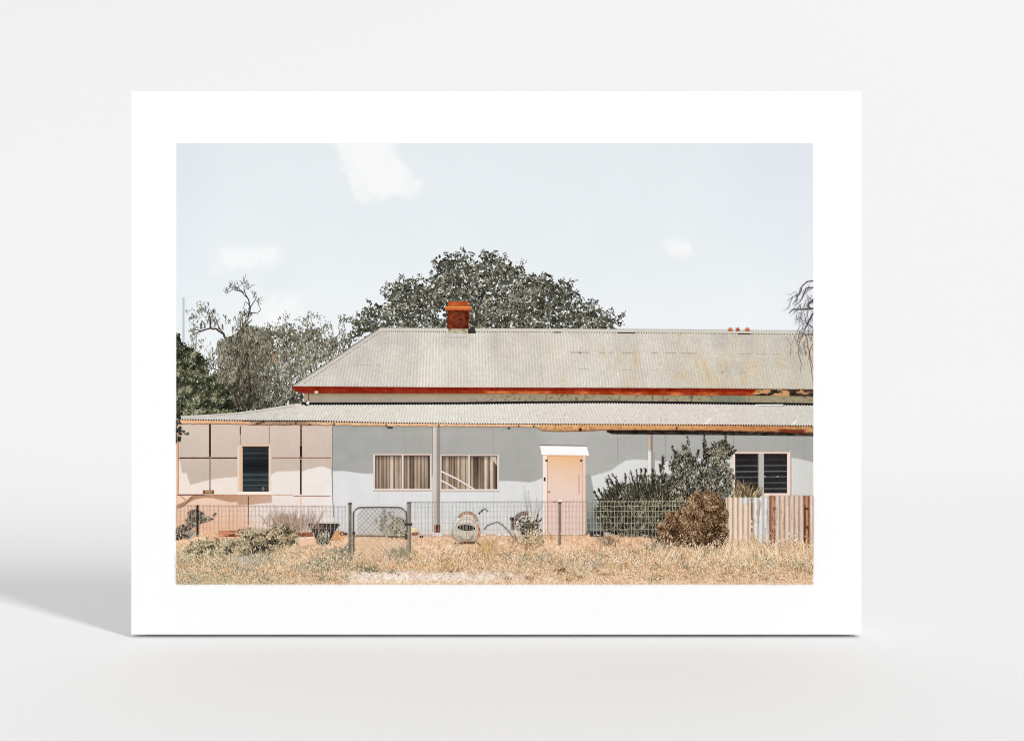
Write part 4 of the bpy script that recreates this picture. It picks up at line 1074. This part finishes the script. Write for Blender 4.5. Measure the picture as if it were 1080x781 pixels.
# bush at the far left by the dark fence post
k = Ink()
PAL_BL = [(0, (34, 38, 34)), (.4, (66, 72, 64)), (.7, (112, 116, 104)), (1, (176, 172, 152))]
crown([(196, 548), (200, 540), (205, 537), (211, 538), (217, 542), (222, 545), (228, 540), (229, 547), (222, 549), (214, 552), (205, 556), (198, 554)], 900, 2.6, PAL_BL, 540, -.12, .08, .26, 6, 2, k=k)
crown([(186, 556), (194, 553), (203, 557), (208, 562), (200, 568), (186, 568)], 640, 2.4, PAL_BL, 545, -.02, .12, .26, 6, 2, k=k)
k.line([(199, 569), (208, 561)], 1.2, col(206, 200, 186), 1.0, .95)
k.build('bush', PRINT, 'small grey green bush behind the leftmost fence post')
# thin reddish dead stalks behind the fence
k = Ink()
n = 130
x = rng.normal(306, 13, n).clip(275, 336); y = rng.uniform(552, 562, n)
k.strokes(x, y, rng.uniform(8, 22, n), rng.uniform(.4, .8, n), -np.pi / 2 + rng.normal(0, .35, n), rng.normal(0, .35, n), ramp(rng.random(n), [(0, (140, 112, 94)), (1, (208, 182, 162))]))
k.build('dead_stalk', PRINT, 'thin dry reddish stalks behind the left fence')

# ================================================================= the wire fence, gate and tin fence
F = part('wire_fence', PRINT, 'low wire mesh fence along the front yard')
k = Ink()
def ftop(x): return np.where(x < 400, pl(x, [(186, 532.6), (368, 533.6)]), pl(x, [(430, 529.2), (520, 528.6), (590, 528.4), (722, 528.2)]))
wc = col(178, 164, 150)
def wcol(x, y):
    if x < 262: c = (196, 156, 130)
    elif x < 350: c = (186, 168, 156)
    elif x < 572: c = (184, 178, 171)
    elif x < 617: c = (204, 174, 158)
    elif x < 636: c = (178, 176, 164)
    else: c = (176, 170, 146)
    return np.array(c, float)
def mesh(xa, xb, sp, ybot, hs, w):
    for xx in np.arange(xa, xb, sp):
        j = rng.normal(0, .25)
        t_ = ftop(np.array([xx]))[0]
        k.line([(xx + j, t_ - .6), (xx + rng.normal(0, .25), (t_ + ybot) / 2), (xx + j, ybot)], w, wcol(xx, t_) + rng.normal(0, 12), w * .8, rng.random() * .4)
    for h in hs:
        xs = np.arange(xa - 2, xb + 1, 4.0)
        p = np.stack([xs, ftop(xs) + h + rng.normal(0, .18, len(xs))], 1)
        for a in range(0, len(xs) - 1, 3):
            k.line(p[a:a + 4], w * (.9 if h == 0 else .4), wcol(xs[a], 0) + rng.normal(0, 8), None, .5 + rng.random() * .4)
k = Ink(); mesh(187, 368, 3.95, 562, [0, 5.2, 10.6, 16.6, 23, 30], .42)
t = np.arange(190, 366, 3.95)
k.leaves(t, ftop(t) + .1, 1.6, 1.0, 0, mix(np.array((112, 102, 92.)), np.array((170, 150, 136.)), rng.random(len(t))), np.full(len(t), .96))
k.build('wire_mesh', F, 'wire mesh left of the gate')
k = Ink(); mesh(434, 722, 3.62, 574, [0, 5, 10.2, 16, 22.4, 29.4, 36], .44)
for xa, xb in [(435, 620)]:
    t = np.arange(xa, xb, 3.95 if xa < 300 else 3.62)
    k.leaves(t, ftop(t) + .1, 1.6, 1.0, 0, mix(np.array((112, 102, 92.)), np.array((170, 150, 136.)), rng.random(len(t))), np.full(len(t), .96) + .03 * rng.random(len(t)))
t = np.arange(620, 722, 3.62)
k.leaves(t, ftop(t), 2.4, 1.2, 0, col(206, 196, 168), np.full(len(t), .97))
for h in (5, 10.2, 16, 22.4, 29.4):
    xs = np.arange(618, 720, 3.0); k.line(np.stack([xs, ftop(xs) + h + rng.normal(0, .3, len(xs))], 1), .48, col(180, 172, 146), .48, .93)
k.build('wire_mesh', F, 'wire mesh right of the gate')
def post(x0, x1, y0, y1, stops, label, cap=None):
    k = Ink()
    k.surf(x0, x1, y0, y1, lambda x, y: ramp((x - x0) / (x1 - x0), stops) + ((vn(x * 2, y / 2.5, int(x0)) - .5) * 40)[..., None], .5, 1.0)
    if cap: k.rect(x0 - .4, y0 - cap[0], x1 + .4, y0 + .4, cap[1], .6)
    k.build('fence_post', F, label)
post(207.6, 209.8, 532, 565, [(0, (58, 58, 52)), (1, (34, 32, 30))], 'dark leftmost fence post')
post(368.0, 371.0, 531, 588, [(0, (136, 126, 115)), (.6, (106, 97, 89)), (1, (150, 140, 129))], 'gate post left of the gate', (1.4, col(84, 78, 70)))
post(429.8, 433.4, 530, 581, [(0, (166, 156, 146)), (.6, (140, 130, 120)), (1, (110, 102, 94))], 'gate post right of the gate', (1.2, col(96, 88, 80)))
post(589.2, 591.6, 529, 574, [(0, (150, 136, 128)), (.7, (120, 106, 100)), (1, (140, 124, 116))], 'thin fence post in front of the door', None)
k = Ink()
ell(k, 590.4, 527.4, 2.0, 1.6, col(246, 242, 236), .3); k.rect(588.8, 528.4, 592.0, 531, col(96, 84, 78), .5)
k.line([(583.6, 528.4), (586.6, 529)], .9, col(120, 90, 80), .8, .2)
k.build('post_cap', F, 'round white cap on the post in front of the door')

G = part('gate', PRINT, 'tubular garden gate with rounded top corners and chain link')
k = Ink()
sp = 4.6
c1 = col(182, 175, 166); c2 = col(196, 186, 174)
for u in np.arange(300, 520, sp):
    for sgn in (1, -1):
        p = []
        for yy in np.linspace(535.0, 564, 12):
            xx = u + sgn * (yy - 535) * .95 - (0 if sgn > 0 else -30)
            if 375.5 < xx < 429 and not (xx < 380 and yy < 540) and not (xx > 425 and yy < 541): p.append((xx, yy))
        if len(p) > 2: k.line(p, .6, c1 + rng.normal(0, 10), .8, rng.random())
for u in np.arange(300, 520, sp):
    for sgn in (1, -1):
        p = []
        for yy in np.linspace(566, 590, 10):
            xx = u + sgn * (yy - 566) * .95 + (0 if sgn > 0 else 30)
            if 373.5 < xx < 429: p.append((xx, yy))
        if len(p) > 2: k.line(p, .55, col(226, 206, 182) + rng.normal(0, 8), .5, rng.random())
k.build('chain_link', G)
k = Ink()
path = [(373.4, 583), (373.2, 566), (373.2, 548)] + [(381 - 7.8 * math.cos(a), 541.6 - 7 * math.sin(a)) for a in np.linspace(.1, 1.5, 8)] + [(400, 534.2), (418, 534.4)] + [(420.5 + 8.6 * math.sin(a), 543 - 8.4 * math.cos(a)) for a in np.linspace(.15, 1.5, 8)] + [(429.4, 556), (429.2, 566)]
k.line(path, 1.45, col(98, 91, 84), 1.4, .3)
k.line([(x_, y_ - 1.2) for x_, y_ in path[4:-4]], .7, col(238, 234, 228), .7, .6)
k.line([(373.4, 564.4), (429.4, 564.6)], 1.3, col(112, 104, 94), 1.2, .5)
k.rect(427, 551, 435, 553.6, col(70, 62, 56), .7); k.rect(427, 562, 430, 568, col(84, 72, 62), .8); k.rect(372, 560, 374.8, 563, col(70, 64, 60), .8)
k.build('gate_frame', G)

TF = part('tin_fence', PRINT, 'rusty corrugated iron fence at the right edge')
def tin1(x, y):
    ph = ((x - 767) / 5.35) % 1
    c = ramp(ph, [(0, (164, 132, 104)), (.12, (190, 160, 134)), (.3, (230, 206, 184)), (.7, (240, 221, 204)), (.92, (216, 188, 164)), (1, (164, 132, 104))])
    wht = ramp(ph, [(0, (176, 168, 160)), (.2, (212, 207, 203)), (.6, (243, 240, 238)), (1, (182, 174, 166))])
    p = np.maximum(sst(793, 796, x + (fbm(x, y, 6, 601) - .5) * 5), sst(779, 782, x) * sst(797, 794, x) * sst(532, 529, y + (fbm(x, y, 5, 602) - .5) * 8))
    c = mix(c, wht, p)
    c = mix(c, np.array((140, 108, 84.)), .7 * sst(.66, .9, vn(x / 1.1, y / 9, 603)) * sst(778, 790, x) * (.4 + .6 * vn(x, y / 1.5, 604)))
    c = mix(c, np.array((110, 84, 70.)), .85 * sst(1.1, .4, np.abs(x - 792.6)) * (vn(x * 0, y / 2, 605) > .35))
    return c + grain(x, y, 14, 41)
def tin2(x, y):
    ph = ((x - 811.5) / 5.1) % 1
    c = ramp(ph, [(0, (164, 138, 120)), (.14, (182, 156, 138)), (.34, (222, 198, 180)), (.7, (230, 209, 191)), (.88, (206, 180, 162)), (1, (164, 138, 120))])
    rust = ramp(ph, [(0, (116, 78, 60)), (.4, (182, 128, 98)), (.7, (200, 148, 116)), (1, (128, 88, 68))])
    r = np.maximum(sst(818, 815.5, x + (fbm(x, y, 5, 611) - .5) * 6), sst(846.5, 848, x) * sst(854.6, 853, x))
    r = np.maximum(r, .4 * sst(.55, .85, vn(x / 1.3, y / 12, 612)) * (.4 + .6 * vn(x, y / 2, 614)))
    c = mix(c, rust, r)
    c = mix(c, np.array((80, 44, 30.)), .8 * sst(.74, .84, vn(x / 1.5, y / 4, 613)) * r)
    c = mix(c, np.array((44, 28, 22.)), .8 * sst(1, .4, np.abs(x - 848.6)) * sst(530, 536, y))
    return c + grain(x, y, 16, 42)
k = Ink(); k.surf(765.6, 811.4, lambda x: 524 + .7 * np.abs(np.sin((x - 767) / 5.35 * np.pi)) * -1 + .4, 579, tin1, .6, .9); k.build('iron_sheet', TF, 'cream and flaking white corrugated sheet')
k = Ink(); k.surf(811.0, X1, lambda x: 522.6 - .7 * np.abs(np.sin((x - 811) / 5.1 * np.pi)), 579, tin2, .6, .9); k.build('iron_sheet', TF, 'pinkish rusty corrugated sheet')

# brown dry bushes in front of the fence
PAL_BR = [(0, (30, 18, 8)), (.28, (80, 56, 36)), (.55, (128, 98, 70)), (.8, (170, 138, 106)), (1, (212, 182, 150))]
k = Ink()
b1 = [(718, 576), (716, 556), (719, 538), (725, 524), (734, 518), (745, 517), (757, 521), (763, 530), (767, 545), (768, 562), (766, 576), (745, 580)]
def twiggy(k, poly, base, n, seed, fn, cx, cy):
    k.poly(base, col(92, 72, 58))
    x, y, d = pts_in(poly, n, 3.6, seed, .16, 5)
    t = .5 + (fbm(x, y, 3.2, seed + 2) - .5) * .8 - .05 + rng.normal(0, .3, len(x)) + fn(x, y)
    a = np.arctan2(y - cy, x - cx) * 1.0 + rng.normal(0, .9, len(x))
    k.strokes(x, y, rng.uniform(1.4, 4.2, len(x)), rng.uniform(.45, 1.0, len(x)), a, rng.normal(0, .5, len(x)), ramp(np.clip(t, 0, 1), PAL_BR))
shade1 = lambda x, y: -.26 * sst(20, 2, np.hypot((x - 752) * .8, (y - 549) * .7) + (fbm(x, y, 8, 633) - .5) * 12) - .34 * sst(556, 576, y + (fbm(x, y, 9, 634) - .5) * 10) + .08
twiggy(k, b1, [(721, 572), (719, 552), (724, 532), (735, 522), (752, 522), (761, 534), (765, 556), (763, 574)], 9500, 620, shade1, 742, 570)
k.build('dry_bush', PRINT, 'large round brown bush left of the iron fence')
k = Ink()
b2 = [(694, 562), (695, 552), (700, 545), (708, 541), (716, 542), (722, 548), (726, 560), (722, 574), (706, 576), (697, 570)]
twiggy(k, b2, [(697, 562), (698, 553), (706, 546), (716, 547), (722, 555), (721, 572), (704, 573)], 4200, 630, lambda x, y: -.36 * sst(13, 2, np.hypot(x - 713, (y - 561) * .8) + (fbm(x, y, 6, 635) - .5) * 10) + .08, 710, 574)
k.build('dry_bush', PRINT, 'smaller brown bush in front of the spiky shrub')
# low heath in front of the left fence
k = Ink()
PAL_LO = [(0, (46, 41, 34)), (.28, (102, 92, 70)), (.55, (156, 142, 110)), (.8, (202, 186, 150)), (1, (234, 220, 188))]
low = [(196, 590), (194, 574), (205, 567), (218, 566), (232, 568), (246, 566), (252, 558), (262, 555), (276, 558), (290, 551), (304, 552), (314, 558), (318, 568), (308, 576), (292, 580), (282, 584), (262, 586), (250, 582), (236, 586), (214, 588)]
crown(low, 5200, 2.2, PAL_LO, 640, .04, .10, .2, 7, 3, k=k)
crown(low, 3000, 1.7, PAL_LO, 645, .12, .32, .26, 6, 3, k=k)
for (sx, sy, rx, ry, n, bias) in [(276, 578, 7, 3, 110, 0), (288, 571, 8, 2.6, 110, 0), (241, 580, 3.2, 3.5, 60, .05), (223, 576, 4, 2.5, 50, .2), (300, 560, 8, 2.4, 80, .15), (268, 582, 3.5, 2.5, 40, .1), (308, 571, 5, 2.4, 50, .15), (213, 582, 3, 2, 24, .2), (250, 573, 4, 1.8, 30, .25), (262, 566, 5, 1.6, 30, .25)]:
    k.leaves(rng.normal(sx, rx * .55, n), rng.normal(sy, ry * .55, n), rng.uniform(1.4, 2.8, n), rng.uniform(.8, 1.7, n), rng.uniform(0, 3.1, n), ramp(np.clip(rng.normal(.25 + bias, .22, n), 0, 1), [(0, (34, 31, 27)), (.5, (84, 78, 60)), (1, (166, 154, 122))]), .78 + .22 * rng.random(n))
# small pale domes of foliage lit from above
for q in range(36):
    cx = rng.uniform(197, 314); cy = pl(cx, [(196, 572), (246, 568), (256, 560), (280, 560), (290, 554), (314, 562)]) + rng.uniform(0, 18)
    if not inside(np.array([cx]), np.array([cy]), low)[0]: continue
    n = 22; a = rng.uniform(np.pi, 2 * np.pi, n); r = rng.uniform(1.5, 4.2)
    k.leaves(cx + r * 1.25 * np.cos(a) + rng.normal(0, .4, n), cy + r * .75 * np.sin(a) + rng.normal(0, .4, n), rng.uniform(1.2, 2.2, n), rng.uniform(.6, 1.1, n), a + np.pi / 2, ramp(np.clip(rng.normal(.78, .14, n), 0, 1), PAL_LO), .8 + .2 * rng.random(n))
k.build('low_shrub', PRINT, 'low mounded straw coloured heath along the left fence')

# ----- grass, counted by nobody
k = Ink()
def gpal(x, y):
    c = ramp(rng.random(len(x)), [(0, (150, 112, 74)), (.12, (204, 168, 130)), (.4, (238, 204, 168)), (.75, (252, 226, 196)), (1, (255, 242, 224))])
    g = ramp(rng.random(len(x)), [(0, (132, 120, 96)), (.4, (192, 178, 146)), (1, (236, 222, 196))])
    o = ramp(rng.random(len(x)), [(0, (192, 140, 98)), (.4, (240, 196, 156)), (1, (254, 224, 190))])
    pg = np.clip(.45 * sst(420, 250, x) * sst(560, 580, y) + .3 * sst(.5, .68, fbm(x, y, 18, 650)), 0, .85)
    po = np.clip(sst(.45, .6, fbm(x, y * 1.6, 24, 652)) * sst(330, 430, x), 0, .55)
    r = rng.random(len(x))
    c = np.where((r < po)[:, None], o, c)
    return np.where((rng.random(len(x)) < pg)[:, None], g, c)
def gtop(x): return pl(x, [(186, 584), (205, 588), (262, 588), (310, 580), (335, 578), (365, 584), (400, 590), (440, 582), (500, 580), (560, 580), (600, 580), (690, 576), (770, 572), (858, 570)])
n = 26000
x = rng.uniform(184, 860, n); y = 562 + 55 * rng.random(n)
dens = .25 + .95 * fbm(x, y * 1.4, 20, 655)
tr = sst(9, 4, np.abs(y - 608.5)) * sst(355, 385, x) * sst(580, 490, x)
kp = (rng.random(n) < dens) & (rng.random(n) > tr * .72) & (rng.random(n) < .06 + .94 * sst(-7, 6, y - gtop(x)))
x, y = x[kp], y[kp]
L = rng.uniform(1.0, 3.6, len(x)) * (.6 + .7 * fbm(x, y, 14, 657)) * pl(y, [(560, 1.2), (590, 1.05), (615, .7)])
k.strokes(x, y, L, rng.uniform(.4, .85, len(x)), -np.pi / 2 + rng.normal(.1, .85, len(x)), rng.normal(0, .5, len(x)), np.clip(gpal(x, y) + np.where(x > 420, 5, 2)[:, None], 0, 255))
# dark specks between the tufts
n = 1900
x = rng.uniform(186, 858, n); y = rng.uniform(570, 615.5, n); kp = (fbm(x, y, 10, 661) > .52) & (y > gtop(x) - 4) & ~((np.abs(y - 608.5) < 6) & (x > 370) & (x < 510) & (rng.random(n) < .8)); x, y = x[kp], y[kp]
k.leaves(x, y, rng.uniform(.7, 1.9, len(x)), rng.uniform(.5, 1.0, len(x)), rng.normal(0, .6, len(x)), ramp(rng.random(len(x)), [(0, (118, 82, 50)), (1, (186, 146, 106))]))
k.build('grass', GROUND, 'short dry straw grass across the foreground')['kind'] = 'stuff'
k = Ink()
# taller grass at the foot of the iron fence and bushes, tufts by the posts
def tuft(n, cx, sx, cy, sy, L, pal, sp=.45, lean=0., w=.62):
    n = int(n * 1.2)
    x = rng.normal(cx, sx, n); y = rng.normal(cy, sy, n)
    k.strokes(x, y, rng.uniform(L * .4, L * 1.05, n), rng.uniform(w * .6, w * 1.4, n), -np.pi / 2 + lean + rng.normal(0, sp, n), rng.normal(.1, .4, n), ramp(rng.random(n), pal))
ST = [(0, (168, 132, 94)), (.3, (214, 178, 138)), (.65, (242, 210, 172)), (1, (254, 236, 208))]
GR = [(0, (104, 98, 80)), (.35, (156, 148, 120)), (.7, (196, 186, 154)), (1, (230, 218, 190))]
BL = [(0, (158, 152, 134)), (.5, (198, 190, 170)), (1, (228, 218, 198))]
for cx in np.arange(768, 862, 5): tuft(44, cx, 4, 588 + rng.normal(0, 3), 5, 13, ST, .4, -.2 + rng.normal(0, .25))
for cx in (776, 790, 800, 812, 838, 848, 855): tuft(30, cx, 6, 592, 4, 10, GR, .45)
for cx in (832, 843, 852): tuft(26, cx, 5, 596 + rng.normal(0, 1.5), 2, 4, [(0, (84, 66, 44)), (1, (164, 142, 106))], .6)
for cx in (700, 710, 720, 730, 740, 752, 762): tuft(44, cx, 5, 589, 4, 12, ST, .42, .3)
for cx in (712, 736, 748): tuft(22, cx, 4, 586, 3, 10, GR, .45, .2)
tuft(80, 380, 9, 598, 3, 6, GR, .7); tuft(50, 390, 5, 600.5, 1.6, 5, [(0, (76, 70, 50)), (1, (160, 148, 116))], .8)
tuft(70, 360, 7, 583, 4, 6, [(0, (96, 98, 88)), (1, (176, 172, 150))], .7); tuft(90, 424, 7, 586, 4, 7, [(0, (104, 104, 88)), (1, (190, 180, 150))], .7, -.2)
tuft(110, 257, 8, 592, 5, 6, BL, .8); tuft(60, 282, 8, 590, 4, 6, BL, .8); tuft(120, 345, 12, 594, 6, 6, GR, .7)
tuft(60, 330, 9, 600, 4, 5, GR, .8); tuft(80, 300, 10, 596, 5, 6, ST, .7); tuft(70, 215, 9, 596, 5, 6, ST, .7)
tuft(130, 488, 14, 590, 5, 7, ST, .6); tuft(60, 513, 6, 580, 4, 9, [(0, (186, 146, 92)), (1, (236, 204, 148))], .5); tuft(70, 605, 8, 590, 4, 7, ST, .6)
tuft(60, 472, 5, 594, 3, 6, [(0, (150, 108, 66)), (1, (226, 184, 132))], .6); tuft(34, 479, 6, 601, 1.4, 3, [(0, (120, 78, 50)), (1, (190, 140, 100))], 1.)
tuft(60, 610, 10, 597, 4, 5, BL, .8); tuft(40, 592, 4, 601, 1.2, 3, [(0, (80, 58, 38)), (1, (160, 124, 84))], .9)
tuft(40, 632, 7, 596, 4, 6, BL, .8); tuft(60, 640, 5, 571, 3, 6, [(0, (80, 66, 56)), (.5, (150, 124, 100)), (1, (214, 184, 152))], .6)
tuft(70, 560, 12, 590, 5, 7, GR, .6); tuft(90, 670, 14, 592, 4, 7, ST, .6); tuft(60, 690, 8, 578, 3, 5, GR, .6)
tuft(50, 455, 10, 600, 3, 5, [(0, (190, 142, 90)), (1, (240, 202, 146))], .7); tuft(60, 645, 9, 598, 2, 4, [(0, (196, 146, 92)), (1, (240, 196, 140))], .8)
for q in range(230):
    cx = rng.uniform(186, 858); cy = rng.uniform(580, 611)
    if cy < gtop(cx) + 3 or (abs(cy - 609) < 5 and 370 < cx < 500): continue
    dk = rng.random() < .4
    sx = rng.uniform(2, 6)
    if dk: tuft(rng.integers(8, 18), cx, sx * .7, cy + 1, .8, 2.4, [(0, (112, 84, 58)), (1, (186, 150, 112))], 1.0)
    tuft(rng.integers(14, 34), cx, sx, cy, 1.6, rng.uniform(3.5, 6.5), [ST, ST, ST, GR, [(0, (206, 160, 112)), (1, (250, 224, 188))], [(0, (206, 160, 112)), (1, (250, 224, 188))]][rng.integers(0, 6)], .6, rng.normal(.1, .3), .5)
k.build('grass_tuft', GROUND, 'taller dry grass tufts by the fence')['kind'] = 'stuff'
